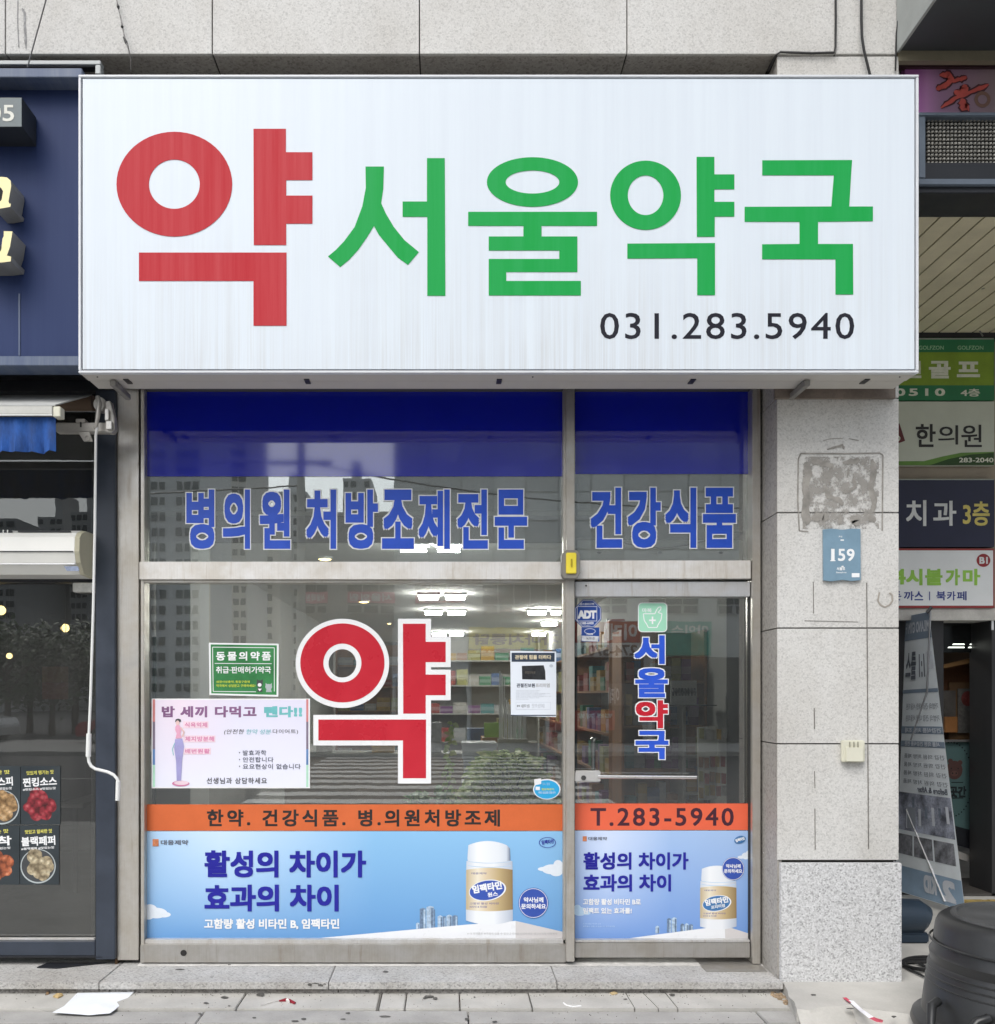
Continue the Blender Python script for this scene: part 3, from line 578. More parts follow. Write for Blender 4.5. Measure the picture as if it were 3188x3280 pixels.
mb.add(vs, [(3 * i + j, 3 * i + 3 + j, 3 * i + 4 + j, 3 * i + 1 + j) for i in range(n) for j in range(2)], True); mb.build('valance', VAL, aw)
MB().tube([(-6, 5.1, Z(1292, 5.1)), (X(300, 5.1), 5.1, Z(1292, 5.1))], .042, 16).build('roller', M('brown_roller', (.13, .085, .055), .7), aw)
ARM = M('arm_metal', (.50, .48, .44), .45, metal=.4)
MB().pbox(178, 1353, 350, 1384, 4.98, .05).build('arm', ARM, aw, bevel=.005); MB().pbox(242, 1341, 272, 1353, 4.975, .05).build('arm_joint', ARM, aw, bevel=.003)
MB().poly([(250, 1384), (286, 1384), (296, 1413), (268, 1413)], 4.97, .012).ring(279, 1403, 9, 9, 7, 7, 4.965, .004, 16).build('arm_bracket', ARM, aw)
MB().pbox(256, 1350, 261, 1368, 4.977, .004).build('bolt', BLACKV, aw)
MB().poly([(338, 1286), (352, 1283), (366, 1340), (367, 1375), (358, 1386), (342, 1384), (336, 1340)], 4.97, .05).build('side_plate', ARM, aw, bevel=.003)
MB().pbox(336, 1310, 347, 1345, 4.95, .02).pbox(340, 1348, 357, 1374, 4.95, .02).build('clamp', M('bright_clamp', (.72, .70, .66), .35, metal=.4), aw, bevel=.002)
MB().tube([(X(313, 4.96), 4.96, Z(1272, 4.96)), (X(318, 4.94), 4.94, Z(1290, 4.94)), (X(314, 4.94), 4.94, Z(1330, 4.94)), (X(308, 4.93), 4.93, Z(1365, 4.93)), (X(300, 4.94), 4.94, Z(1372, 4.94))], [.012, .014, .012, .009, .006], 10).build('gear_hook', ARM, aw)
MB().disc(318, 1293, 20, 22, 5.0, .06, 20).build('roller_cap', ARM, aw, bevel=.004)
cr = thing('crank_rod', 'long white crank rod hanging beside the dark frame post', 'crank', (X(300, 4.94), 4.94, Z(2563, 4.94)))
WM = M('white_rod', (.74, .75, .74), .35, var=.04)
Q = lambda a, b, D=4.94: (X(a, D), D, Z(b, D))
MB().tube([Q(311, 1367), Q(307, 1395), Q(304, 1700), Q(299, 1950), Q(290, 2240), Q(285, 2352)], .0075, 8).build('rod', WM, cr)
MB().tube([Q(285, 2350), Q(283, 2424)], .0135, 10).build('sleeve', WM, cr)
MB().tube([Q(283, 2424), Q(285, 2440), Q(292, 2454), Q(305, 2463), Q(345, 2473), Q(364, 2482), Q(374, 2493), Q(379, 2504)], .0085, 10).build('crank_arm', WM, cr)
MB().tube([Q(379, 2502), Q(377, 2564)], .0125, 10).build('handle', WM, cr)
# air conditioner
ac = thing('air_conditioner', 'white wall air conditioner above the left shop window', 'air conditioner', (X(100, 5.1), 5.1, Z(1840, 5.0)))
prof = [(5.24, 1686), (5.05, 1690), (4.99, 1703), (4.962, 1720), (4.955, 1765), (4.975, 1800), (5.03, 1835), (5.24, 1838)]
zz = [(y, Z(p, 4.955)) for y, p in prof]; xe = X(238, 4.955); mb = MB(); nn = len(zz)
mb.add([(-4.2, y, z) for y, z in zz] + [(xe, y, z) for y, z in zz], [(i, i + nn, (i + 1) % nn + nn, (i + 1) % nn) for i in range(nn)] + [tuple(range(nn)), tuple(range(2 * nn - 1, nn - 1, -1))])
ACW = M('ac_white', (.78, .78, .74), .35, var=.03); ACS = M('ac_side', (.60, .57, .42), .45, var=.06)
mb.build('case', ACW, ac)
xs2 = xe + .001; mb = MB(); mb.add([(xs2, y, z) for y, z in zz] + [(xs2 + .02, y + (.012 if y < 5.2 else 0), z * .985 + (Z(1765, 4.95)) * .015) for y, z in zz], [(i, i + nn, (i + 1) % nn + nn, (i + 1) % nn)[::-1] for i in range(nn)] + [tuple(range(nn)), tuple(range(2 * nn - 1, nn - 1, -1))]); mb.build('end_panel', ACS, ac)
MB().box(-4.2, xe - .005, 4.952, 4.957, Z(1768, 4.955), Z(1765, 4.955)).build('louvre_line', BLACKM, ac); MB().box(-4.2, xe - .005, 4.975, 4.985, Z(1806, 4.955), Z(1802, 4.955)).build('louvre_line', WHITE, ac)
MB().box(-4.2, X(38, 4.99), 4.987, 5.0, Z(1706, 4.985), Z(1700, 4.985)).build('intake_slot', BLACKM, ac); MB().box(X(58, 4.99), X(226, 4.99), 4.987, 5.0, Z(1704, 4.985), Z(1700, 4.985)).build('intake_slot', BLACKM, ac)
for px in range(-60, 38, 14): MB().box(X(px, 4.99), X(px + 3, 4.99), 4.984, 4.99, Z(1710, 4.985), Z(1697, 4.985)).build('slot_rib', ACW, ac)
lb = MB().poly([(205, 1814), (250, 1814), (254, 1829), (214, 1829)], 4.972, .003); lb.build('energy_label', M('label_blue', (.25, .30, .42), .5, var=.3, scale=40), ac)
ft = thing('white_bracket', 'small dirty white block under the air conditioner', 'bracket', (X(268, 5.2), 5.22, Z(1896, 5.2)))
MB().pbox(232, 1866, 303, 1896, 5.17, .07).build('block', M('dirty_white', (.62, .62, .58), .6, var=.3, scale=12), ft, bevel=.004)
# ================================================================== window graphics and notices (all flat print or vinyl on the panes)
VB = M('blue_vinyl', (.025, .095, .60), .35, var=.06, scale=12)
RB = M('red_vinyl', (.52, .018, .035), .3, var=.05)
class Sheet:
    """a flat printed sheet: each next print lies a hair in front of the last"""
    def __init__(s, name, label, cat, box, m=None, D=5.2475, th=.0012, base='sheet', group=None, poly=None, cx=None):
        s.t = thing(name, label, cat, (X((box[0] + box[2]) / 2, D), D, Z(box[3], D)), group); s.D = D
        if m is not None:
            mb = MB(); (mb.poly(poly, D, th) if poly else mb.pbox(*box, D, th)); mb.build(base, m, s.t)
    def up(s): s.D -= .00007; return s.D
    def txt(s, body, box, m, bold=0.0, space=1.0, name='lettering', **k):
        letters(name, body, box, s.up(), m, s.t, bold, space, **k)
    def rect(s, box, m, name='print'): MB().rect(*box, s.up()).build(name, m, s.t)
    def poly(s, pts, m, name='print'): MB().poly(pts, s.up()).build(name, m, s.t)
    def disc(s, cx, cy, rx, ry, m, name='print', rot=0): MB().disc(cx, cy, rx, ry, s.up(), 0, 36, rot).build(name, m, s.t)
    def ring(s, cx, cy, a, b, c, d, m, name='ring'): MB().ring(cx, cy, a, b, c, d, s.up()).build(name, m, s.t)
    def line(s, pts, w_, m, name='line'):
        mb = MB(); strip(mb, pts, w_, s.up(), 0)
        mb.build(name, m, s.t)
def letterset(label, chars, y0, y1, D=5.2478, bold=.035, bd=3.6, group=None, cols=None, vertical=None):
    t = thing('window_lettering', label, 'lettering', (X(chars[0][1], D), D, Z(y1, D)), group)
    for i, ch in enumerate(chars):
        bx = (ch[1], ch[3] if len(ch) > 3 else y0, ch[2], ch[4] if len(ch) > 3 else y1); m = cols[i] if cols else VB
        w_ = lettering(MB(), ch[0], bx, D, bold, 1.0, 0.0, bd).build('letter_border', WHITE, t)
        lettering(MB(), ch[0], bx, D - .0006, bold).build('letter', m, t)
letterset('blue white-edged Korean words across the wide upper pane above the transom', [(c, a + 3, b - 3) for c, a, b in (('병', 594, 690), ('의', 711, 804), ('원', 829, 933), ('처', 978, 1080), ('방', 1104, 1214), ('조', 1221, 1329), ('제', 1338, 1444), ('전', 1462, 1566), ('문', 1582, 1692))], 1568, 1758)
letterset('blue white-edged Korean words on the small upper pane above the door', [(c, a + 3, b - 3) for c, a, b in (('건', 1889, 1996), ('강', 2008, 2120), ('식', 2128, 2234), ('품', 2249, 2361))], 1562, 1755)
letterset('vertical Korean shop name down the door glass, third letter red', [('서', 2032, 2130, 2035, 2127), ('울', 2035, 2140, 2140, 2234), ('약', 2037, 2140, 2243, 2333), ('국', 2036, 2142, 2341, 2432)], 0, 0, 5.2478, .035, 3.0, cols=[VB, VB, RB, VB])
# the big red medicine word
t = thing('window_lettering', 'huge red Korean letter with thick white edge on the main pane', 'lettering', (X(1190, 5.245), 5.245, Z(2510, 5.245)))
D0 = 5.2478
MB().ring(1097, 2125, 150, 143, 44.5, 45.5, D0, .0008, 64).build('white_edge', WHITE, t)
MB().poly([(1275, 1982), (1381, 1982), (1381, 2040), (1444, 2040), (1444, 2137), (1381, 2137), (1381, 2145), (1444, 2145), (1444, 2243), (1381, 2243), (1381, 2510), (1275, 2510), (1275, 2388), (1004, 2388), (1004, 2290), (1275, 2290)], D0 - .0003, .0004).build('white_edge', WHITE, t)
MB().ring(1097, 2123.5, 135, 126.5, 61, 62, D0 - .001, .0003, 64).build('red_ring', RB, t)
MB().poly([(1291, 1998), (1364, 1998), (1364, 2056), (1428, 2056), (1428, 2121), (1364, 2121), (1364, 2161), (1428, 2161), (1428, 2227), (1364, 2227), (1364, 2286), (1292, 2286)], D0 - .001, .0003).build('red_stroke', RB, t)
MB().poly([(1020, 2305), (1365, 2305), (1365, 2493), (1291, 2493), (1291, 2372), (1020, 2372)], D0 - .001, .0003).build('red_stroke', RB, t)
# orange strips
ORG1 = M('orange_strip', (.62, .13, .035), .45, var=.06, scale=8); ORG2 = M('orange_strip_door', (.76, .13, .06), .4, var=.04)
s = Sheet('orange_strip', 'long orange strip with dark Korean lettering low on the main pane', 'strip sign', (462, 2577, 1804, 2661), ORG1)
s.txt('한약. 건강식품. 병.의원처방조제', (663, 2593, 1602, 2648), BLACKV, .03, 1.32)
s = Sheet('orange_strip', 'short orange-red strip with phone number low on the door glass', 'strip sign', (1842, 2574, 2402, 2659), ORG2)
s.txt('T.283-5940', (1892, 2588, 2351, 2646), M('dark_brown_print', (.06, .015, .03), .4), .016, 1.2)
# the two pharmaceutical posters
SKIN = M('print_white', (.80, .82, .85), .3, var=.02); BEI = M('print_beige', (.62, .60, .60), .35, var=.03)
INDIGO = M('print_indigo', (.012, .012, .30), .35, var=.05); BADGE = M('print_badge', (.035, .085, .40), .35); CLOUD = M('print_cloud', (.74, .80, .87), .4, var=.06)
PALEB = M('print_pale_blue', (.45, .62, .80), .4)
def cloud(s, pts, m):
    for cx, cy, rx, ry in pts: s.disc(cx, cy, rx, ry, m, 'printed_cloud')
def bottle(s, x0, x1, yt, yb, tag_, big):
    w_ = x1 - x0; h = yb - yt; D = s.D
    BW = side_print('print_bottle_' + tag_, [(0, (.55, .60, .68)), (.2, (.80, .83, .87)), (.6, (.80, .83, .87)), (1, (.42, .48, .58))], X(x0, 5.25), X(x1, 5.25))
    GOLD = side_print('print_gold_' + tag_, [(0, (.50, .40, .24)), (.25, (.80, .74, .60)), (.45, (.68, .56, .38)), (.7, (.50, .38, .20)), (1, (.26, .18, .08))], X(x0, 5.25), X(x1, 5.25))
    CAPS = side_print('print_cap_' + tag_, [(0, (.60, .66, .74)), (.25, (.84, .87, .90)), (.7, (.74, .78, .83)), (.86, (.62, .68, .76)), (.95, (.10, .14, .24)), (1, (.5, .55, .6))], X(x0, 5.25), X(x1, 5.25))
    def arc(xa, xb, y, sag, n=10): return [(xa + (xb - xa) * i / n, y + sag * (1 - (2 * i / n - 1) ** 2)) for i in range(n + 1)]
    s.poly(arc(x0 + .01 * w_, x1 - .01 * w_, yt + .24 * h, -.02 * h) + [(x1, yt + .42 * h), (x1, yb - .06 * h)] + arc(x1, x0, yb - .05 * h, .05 * h) + [(x0, yt + .42 * h)], BW, 'bottle_body')
    s.poly(arc(x0 + .05 * w_, x1 - .13 * w_, yt + .05 * h, -.05 * h) + [(x1 - .06 * w_, yt + .09 * h), (x1 - .05 * w_, yt + .21 * h)] + arc(x1 - .05 * w_, x0 + .04 * w_, yt + .235 * h, .02 * h) + [(x0 + .03 * w_, yt + .21 * h)], CAPS, 'bottle_cap')
    s.line(arc(x0 + .04 * w_, x1 - .04 * w_, yt + .245 * h, .02 * h), 1.6, PALEB, 'cap_shadow'); s.line(arc(x0 + .04 * w_, x1 - .04 * w_, yt + .295 * h, .02 * h), 2, PALEB, 'cap_shadow')
    s.poly(arc(x0 + .005 * w_, x1 - .005 * w_, yt + .345 * h, -.025 * h) + arc(x1, x0, yt + .82 * h, .02 * h), GOLD, 'bottle_label')
    ex, ey = x0 + .46 * w_, yt + .59 * h
    s.disc(ex, ey, .40 * w_, .125 * h, SKIN, 'label_oval', -.16); s.disc(ex - .01 * w_, ey, .375 * w_, .115 * h, BADGE if big else M('print_teal_blue', (.05, .18, .42), .35), 'label_oval', -.16)
    s.txt('임팩타민', (ex - .33 * w_, ey - .085 * h, ex + .31 * w_, ey + .015 * h), WHITE, .045, 1, rot=-.16)
    s.txt('원스' if big else '프리미엄', (ex - (0 if big else .16) * w_, ey + .02 * h, ex + .22 * w_, ey + .075 * h), WHITE, .03, 1, rot=-.16)
    s.txt('대웅제약', (x0 + .12 * w_, yt + .375 * h, x0 + .44 * w_, yt + .40 * h), INDIGO, .0)
    s.txt('고함량 활성 비타민', (x0 + .08 * w_, yt + .735 * h, x0 + .7 * w_, yt + .76 * h), INDIGO, 0); s.txt('비타민 B 미네랄', (x0 + .08 * w_, yt + .775 * h, x0 + .45 * w_, yt + .80 * h), INDIGO, 0)
def towers(s, lst, m1, m2):
    for i, (a, b, c, d) in enumerate(lst):
        s.poly([(a, d), (a, b + 4), ((a + c) / 2, b), (c, b + 3), (c, d)], m1 if i % 2 else m2, 'printed_tower')
        s.rect((a + (c - a) * .62, b + 6, c - 1, d), m2 if i % 2 else m1, 'tower_side')
T1 = M('print_tower', (.16, .24, .36), .4, var=.35, scale=60); T2 = M('print_tower_pale', (.42, .55, .70), .4, var=.3, scale=60)
zb, zt = Z(3009, 5.25), Z(2662, 5.25)
P1 = gradient_print('poster_sky_print', (.12, .31, .62), (.26, .52, .80), zb, zt, X(462, 5.25), X(1803, 5.25), (.58, .74, .93))
s = Sheet('vitamin_poster', 'wide sky blue vitamin poster with bottle along the bottom of the main pane', 'poster', (462, 2663, 1804, 3009), P1)
cloud(s, [(500, 2925, 36, 17), (480, 2915, 24, 18), (525, 2930, 22, 9), (476, 2932, 18, 14)], CLOUD); cloud(s, [(1770, 2785, 34, 16), (1788, 2772, 15, 17), (1745, 2784, 22, 7), (1782, 2795, 20, 12)], CLOUD)
towers(s, [(1333, 2955, 1344, 2976), (1345, 2908, 1364, 2975), (1366, 2902, 1390, 2974), (1391, 2912, 1394, 2973), (1402, 2932, 1418, 2972), (1419, 2934, 1428, 2971), (1430, 2930, 1448, 2970), (1449, 2931, 1466, 2968)], T1, T2)
s.poly([(990, 3008), (1495, 2962), (1652, 2950), (1652, 3008)], SKIN, 'platform_front'); s.poly([(1652, 2950), (1803, 2985), (1803, 3008), (1652, 3008)], BEI, 'platform_side')
bottle(s, 1493, 1643, 2694, 2962, 'a', True)
s.rect((489, 2688, 508, 2711), M('print_orange', (.62, .22, .10), .4, var=.3, scale=50), 'logo_mark'); s.txt('대웅제약', (515, 2691, 603, 2707), M('print_grey', (.12, .13, .17), .4), .02)
s.txt('활성의 차이가', (655, 2724, 1173, 2811), INDIGO, .034); s.txt('효과의 차이', (655, 2834, 1085, 2920), INDIGO, .034)
s.txt('고함량 활성 비타민 B, 임팩타민', (654, 2943, 1087, 2977), WHITE, .035)
s.disc(1709, 2893, 48, 49, BADGE, 'badge'); s.ring(1709, 2893, 46, 47, 44.4, 45.4, WHITE); s.txt('약사님께', (1678, 2874, 1741, 2891), WHITE, .03); s.txt('문의하세요', (1670, 2895, 1749, 2912), WHITE, .03)
s.txt('임팩타민', (1735, 2690, 1774, 2704), INDIGO, .03, rot=-.12); s.ring(1754, 2699, 27, 17, 25, 15.5, INDIGO)
s.txt('※ 이 의약품은 부작용이 있을 수 있으니 약사와 상의하세요. 광고심의필 대웅제약', (1497, 2987, 1785, 2995), M('print_faint', (.52, .52, .52), .5), 0)
P2 = gradient_print('poster_sky_print_small', (.15, .30, .66), (.36, .52, .80), zb, zt, X(1842, 5.25), X(2403, 5.25), (.62, .72, .92))
s = Sheet('vitamin_poster', 'smaller blue vitamin poster with bottle at the bottom of the door', 'poster', (1842, 2661, 2402, 3010), P2)
cloud(s, [(2390, 2742, 14, 11), (2398, 2733, 8, 8), (2375, 2746, 12, 5)], CLOUD); cloud(s, [(1858, 2920, 22, 14), (1850, 2910, 12, 12), (1880, 2925, 12, 6)], PALEB)
towers(s, [(2100, 2965, 2112, 2990), (2137, 2941, 2150, 2987), (2152, 2938, 2168, 2986), (2180, 2958, 2192, 2984), (2194, 2957, 2206, 2982), (2207, 2960, 2220, 2981)], T1, T2)
s.poly([(1990, 3009), (2240, 2976), (2322, 2966), (2324, 3009)], SKIN, 'platform_front'); s.poly([(2322, 2966), (2401, 2991), (2401, 3009), (2324, 3009)], BEI, 'platform_side')
bottle(s, 2243, 2360, 2773, 2978, 'b', False)
s.rect((1867, 2679, 1880, 2695), MC['print_orange'], 'logo_mark'); s.txt('대웅제약', (1885, 2681, 1945, 2692), MC['print_grey'], .02)
s.txt('활성의 차이가', (1869, 2730, 2206, 2786), INDIGO, .032); s.txt('효과의 차이', (1869, 2801, 2150, 2856), INDIGO, .032)
s.txt('고함량 활성 비타민 B로', (1868, 2879, 2053, 2899), WHITE, .03); s.txt('임팩트 있는 효과를!', (1868, 2908, 2024, 2927), WHITE, .03)
s.txt('이 의약품은 약사와 상의', (1868, 2957, 1925, 2962), PALEB, 0); s.txt('부작용이 있을 수 있습니다 광고심의필', (1868, 2965, 1970, 2970), PALEB, 0)
s.disc(2349, 2783, 36, 37, BADGE, 'badge'); s.ring(2349, 2783, 35, 36, 33.6, 34.6, WHITE); s.txt('약사님께', (2326, 2768, 2373, 2781), WHITE, .03); s.txt('문의하세요', (2320, 2784, 2378, 2797), WHITE, .03)
s.disc(2371, 2690, 19, 12, M('print_teal_blue', (.05, .18, .42), .35), 'logo_oval', -.3); s.txt('임팩타민', (2356, 2684, 2386, 2695), WHITE, .05, rot=-.3)
# green animal medicine notice
GRNP = M('print_green', (.035, .22, .065), .4, var=.25, scale=7)
s = Sheet('green_notice', 'green notice with white Korean text, cat and dog on the main pane', 'notice', (669, 2060, 892, 2230), WHITE, poly=[(669, 2059), (893, 2062), (892, 2232), (671, 2226)])
s.poly([(675, 2064), (887, 2067), (886, 2226), (677, 2221)], GRNP, 'green_field')
for p in ([(681, 2073), (879, 2075)], [(681, 2073), (683, 2215)], [(879, 2075), (879, 2215)], [(683, 2215), (820, 2216)], [(688, 2125), (870, 2126)]): s.line(p, 2.2, WHITE)
s.txt('동물의약품', (692, 2087, 868, 2116), WHITE, .03, 1.35); s.txt('취급·판매허가약국', (692, 2135, 868, 2157), WHITE, .02)
YG = M('print_yellow', (.66, .72, .06), .4); s.txt('심장사상충약, 종합구충제', (693, 2180, 800, 2188), YG, .01); s.txt('약국에서 상담받고 구매하세요!', (693, 2192, 818, 2201), YG, .01)
DG = M('print_dark_grey', (.05, .055, .06), .5); LG = M('print_light_grey', (.42, .47, .48), .5)
s.disc(832, 2190, 10, 11, DG, 'dog_head'); s.poly([(823, 2186), (824, 2175), (831, 2182)], DG, 'dog_ear'); s.poly([(834, 2182), (842, 2175), (842, 2186)], DG, 'dog_ear'); s.poly([(824, 2216), (826, 2202), (838, 2202), (841, 2216)], DG, 'dog_body'); s.disc(832, 2194, 6, 6, WHITE, 'dog_muzzle'); s.poly([(826, 2206), (839, 2206), (832, 2214)], WHITE, 'dog_bib')
s.disc(861, 2200, 11, 9, LG, 'cat_head'); s.poly([(851, 2196), (851, 2188), (858, 2193)], LG, 'cat_ear'); s.poly([(864, 2193), (871, 2188), (871, 2197)], LG, 'cat_ear'); s.poly([(852, 2217), (854, 2207), (868, 2207), (871, 2217)], LG, 'cat_body')
# diet notice
PKP = gradient_print('diet_print', (.78, .80, .92), (.74, .72, .86), Z(2525, 5.25), Z(2238, 5.25), X(486, 5.25), X(994, 5.25), (.84, .72, .82), rough=.3)
s = Sheet('diet_notice', 'pale lilac notice with pink and teal Korean heading left on the main pane', 'notice', (486, 2238, 993, 2525), WHITE)
s.rect((490, 2242, 989, 2521), PKP, 'lilac_field')
PUR = M('print_purple', (.22, .10, .22), .4, var=.2); TEA = M('print_teal', (.16, .50, .52), .4, var=.1); PNK = M('print_pink', (.62, .22, .38), .4, var=.1)
for a, b, cc in ((2240, 2312, (.60, .22, .22)), (2312, 2400, (.20, .16, .22)), (2400, 2450, (.12, .24, .48)), (2450, 2521, (.45, .74, .58))):
    mm = M('stripe_%d' % a, cc, .4)
    s.rect((489, a, 497, b), mm, 'side_stripe'); s.rect((981, a, 988, b), mm, 'side_stripe')
s.txt('밥 세끼 다먹고', (518, 2262, 822, 2298), PUR, .04, 1.1); s.txt('뺀다!!', (846, 2262, 968, 2298), TEA, .05, 1.1)
PKT = M('print_pale_pink', (.80, .62, .70), .4)
for tx, a, b, c, d in (('식욕억제', 592, 2313, 664, 2331), ('체지방분해', 593, 2358, 686, 2376), ('배변원활', 593, 2398, 672, 2415)):
    s.rect((a - 5, b - 2, c + 4, d + 2), PKT, 'tag_field'); s.txt(tx, (a, b + 1, c, d - 1), PNK, .03, 1.1)
s.txt('(안전한', (718, 2336, 782, 2354), BLACKV, .0, 1.1, shear=.15); s.txt('한약 성분', (790, 2336, 868, 2352), TEA, .0, shear=.15); s.txt('다이어트)', (874, 2336, 955, 2352), BLACKV, .0, 1.1)
for i, tx in enumerate(('발효과학', '안전합니다', '요요현상이 없습니다')): s.txt('·', (766, 2409 + i * 22, 769, 2413 + i * 22), BLACKV, .05); s.txt(tx, (778, 2403 + i * 22, (853, 876, 963)[i], 2420 + i * 22), MC['print_grey'], .012, 1.1)
s.txt('선생님과 상담하세요', (662, 2491, 855, 2511), BLACKV, .01, 1.15)
LIL = M('print_lilac', (.36, .34, .62), .4, var=.15); SKN = M('print_skin', (.72, .50, .48), .4)
s.poly([(571, 2302), (578, 2304), (581, 2311), (574, 2314), (566, 2317), (561, 2312), (563, 2304)], DG, 'hair'); s.disc(569, 2316, 6, 8, SKN, 'face')
s.poly([(562, 2328), (566, 2322), (576, 2324), (581, 2336), (578, 2352), (583, 2364), (562, 2366), (566, 2350), (561, 2338)], M('print_rose', (.72, .36, .50), .4), 'torso'); s.poly([(561, 2368), (584, 2366), (590, 2392), (584, 2430), (580, 2500), (566, 2502), (564, 2440), (558, 2395)], LIL, 'trousers')
s.line([(579, 2330), (590, 2346), (584, 2360)], 4.5, SKN, 'arm'); s.disc(579, 2510, 28, 9, PNK, 'scale'); s.disc(581, 2508, 23, 6.5, PKT, 'scale_top'); s.line([(556, 2420), (552, 2400), (560, 2380)], 2, TEA, 'measuring_tape')
# white leaflet
s = Sheet('white_leaflet', 'white leaflet with dark header and black box picture beside the mullion', 'leaflet', (1635, 2084, 1783, 2296), M('paper_white', (.74, .79, .86), .35, var=.02), poly=[(1635, 2085), (1782, 2087), (1782, 2297), (1637, 2293)])
DN = M('print_dark_navy', (.03, .045, .075), .4); s.rect((1639, 2091, 1777, 2120), DN, 'header'); s.txt('관절에 힘을 더하다', (1650, 2098, 1766, 2112), M('print_cream', (.72, .62, .42), .4), .03)
s.poly([(1672, 2133), (1742, 2131), (1747, 2150), (1748, 2178), (1673, 2176)], M('print_black', (.025, .027, .03), .4, var=.5, scale=40), 'product_picture'); s.txt('관절진보원', (1682, 2150, 1715, 2158), M('print_bronze', (.2, .17, .13), .4), .0)
s.txt('관절진보원', (1655, 2189, 1714, 2202), DN, .03); s.txt('프리미엄', (1716, 2189, 1761, 2202), M('print_silver', (.35, .35, .36), .4), .02); s.disc(1766, 2133, 6, 5, M('print_seal', (.55, .6, .68), .4), 'seal')
FT = M('print_fine', (.34, .37, .42), .5)
for i, w_ in enumerate((76, 70, 110, 92, 112, 74, 40)): s.txt('연골 건강과 관절 기능에 도움을 주는 원료'[:8 + w_ // 8], (1653, 2211 + i * 4.6, 1653 + w_, 2213.6 + i * 4.6), FT, 0)
s.poly([(1653, 2249), (1765, 2249), (1765, 2273), (1653, 2273)], M('print_box_line', (.55, .60, .68), .4), 'info_box'); s.rect((1654, 2250, 1764, 2272), MC['paper_white'], 'info_field'); s.txt('문의', (1656, 2258, 1666, 2265), DG, .03); s.txt('서울약국 상담', (1669, 2256, 1697, 2267), DG, .01); s.txt('전문가와 상담하세요', (1704, 2254, 1745, 2268), FT, 0); s.rect((1637, 2290, 1781, 2293), DN, 'footer')
# oval device sticker
s = Sheet('oval_sticker', 'bright blue oval sticker with small device low on main pane', 'sticker', (1708, 2494, 1796, 2561), None, cx=0)
s.disc(1752, 2528, 44, 33, WHITE, 'rim'); s.disc(1752, 2529, 40.5, 30, M('print_cyan', (.03, .38, .72), .35, var=.08), 'field'); s.poly([(1711, 2497), (1734, 2493), (1734, 2511), (1713, 2516)], WHITE, 'device'); s.rect((1716, 2520, 1730, 2531), SKIN, 'device'); s.txt('당뇨 혈압', (1738, 2507, 1762, 2515), PALEB, .0); s.txt('혈당측정기', (1735, 2525, 1775, 2532), YG, .02); s.txt('무료 상담해 드립니다', (1725, 2535, 1780, 2543), SKIN, .0)
# security stickers
SB = M('print_security_blue', (.012, .06, .30), .35, var=.05)
def octo(cx, cy, r): return [(cx + r * math.cos(R(22.5 + 45 * i)), cy + r * 1.06 * math.sin(R(22.5 + 45 * i))) for i in range(8)]
s = Sheet('security_sticker', 'blue octagonal security sticker at top left of the door glass', 'sticker', (1841, 1918, 1926, 2011), None)
s.poly(octo(1884, 1966, 46), SB, 'rim'); s.poly(octo(1884, 1966, 43.5), WHITE, 'edge'); s.poly(octo(1884, 1966, 42), SB, 'field'); s.rect((1849, 1942, 1913, 1990), WHITE, 'frame'); s.rect((1850.5, 1943.5, 1911.5, 1988.5), SB, 'panel')
s.txt('ADT', (1851, 1955, 1911, 1982), WHITE, .06, .9); s.txt('캡스경비구역', (1857, 1931, 1903, 1939), WHITE, .02); s.txt('1588-6400', (1859, 1992, 1902, 2000), WHITE, .02); s.txt('(주)캡스', (1868, 2002, 1892, 2006), WHITE, 0)
s = Sheet('camera_sticker', 'small blue and white sticker just below the octagonal security sticker', 'sticker', (1863, 2010, 1920, 2055), SB, D=5.2482, th=.0008)
s.poly([(1863, 2036), (1919, 2038), (1916, 2055), (1864, 2053)], M('print_grey_white', (.58, .60, .64), .4, var=.2, scale=50), 'lower_band'); s.ring(1890, 2022, 18, 9, 16.5, 7.5, WHITE); s.txt('Mobile', (1880, 2028, 1900, 2034), WHITE, .02); s.txt('녹화중', (1878, 2041, 1906, 2050), MC['print_grey'], .01)
# mint pharmacy sticker
MINT = M('print_mint', (.34, .68, .50), .4, var=.04)
def rr(x0, y0, x1, y1, r, n=6):
    P = []
    for cx, cy, a in ((x1 - r, y0 + r, -90), (x1 - r, y1 - r, 0), (x0 + r, y1 - r, 90), (x0 + r, y0 + r, 180)): P += [(cx + r * math.cos(R(a + 90 * i / n)), cy + r * math.sin(R(a + 90 * i / n))) for i in range(n + 1)]
    return P
s = Sheet('mint_sticker', 'mint green rounded sticker with white mortar above the door name', 'sticker', (2044, 1930, 2138, 2025), None)
s.poly(rr(2044, 1930, 2138, 2025, 14), WHITE, 'rim'); s.poly(rr(2046.5, 1932.5, 2135.5, 2022.5, 12), MINT, 'field')
s.line([(2061, 1966), (2098, 1966), (2104, 1953), (2110, 1945), (2118, 1944), (2117, 1953), (2108, 1962), (2121, 1966), (2118, 1985), (2108, 2002), (2105, 2010), (2077, 2010), (2073, 2001), (2064, 1987), (2061, 1966)], 3, WHITE, 'mortar'); s.rect((2088, 1975, 2093, 1999), WHITE, 'cross'); s.rect((2080, 1984.5, 2101, 1989.5), WHITE, 'cross'); s.txt('마북', (2058, 1948, 2088, 1962), WHITE, .02)
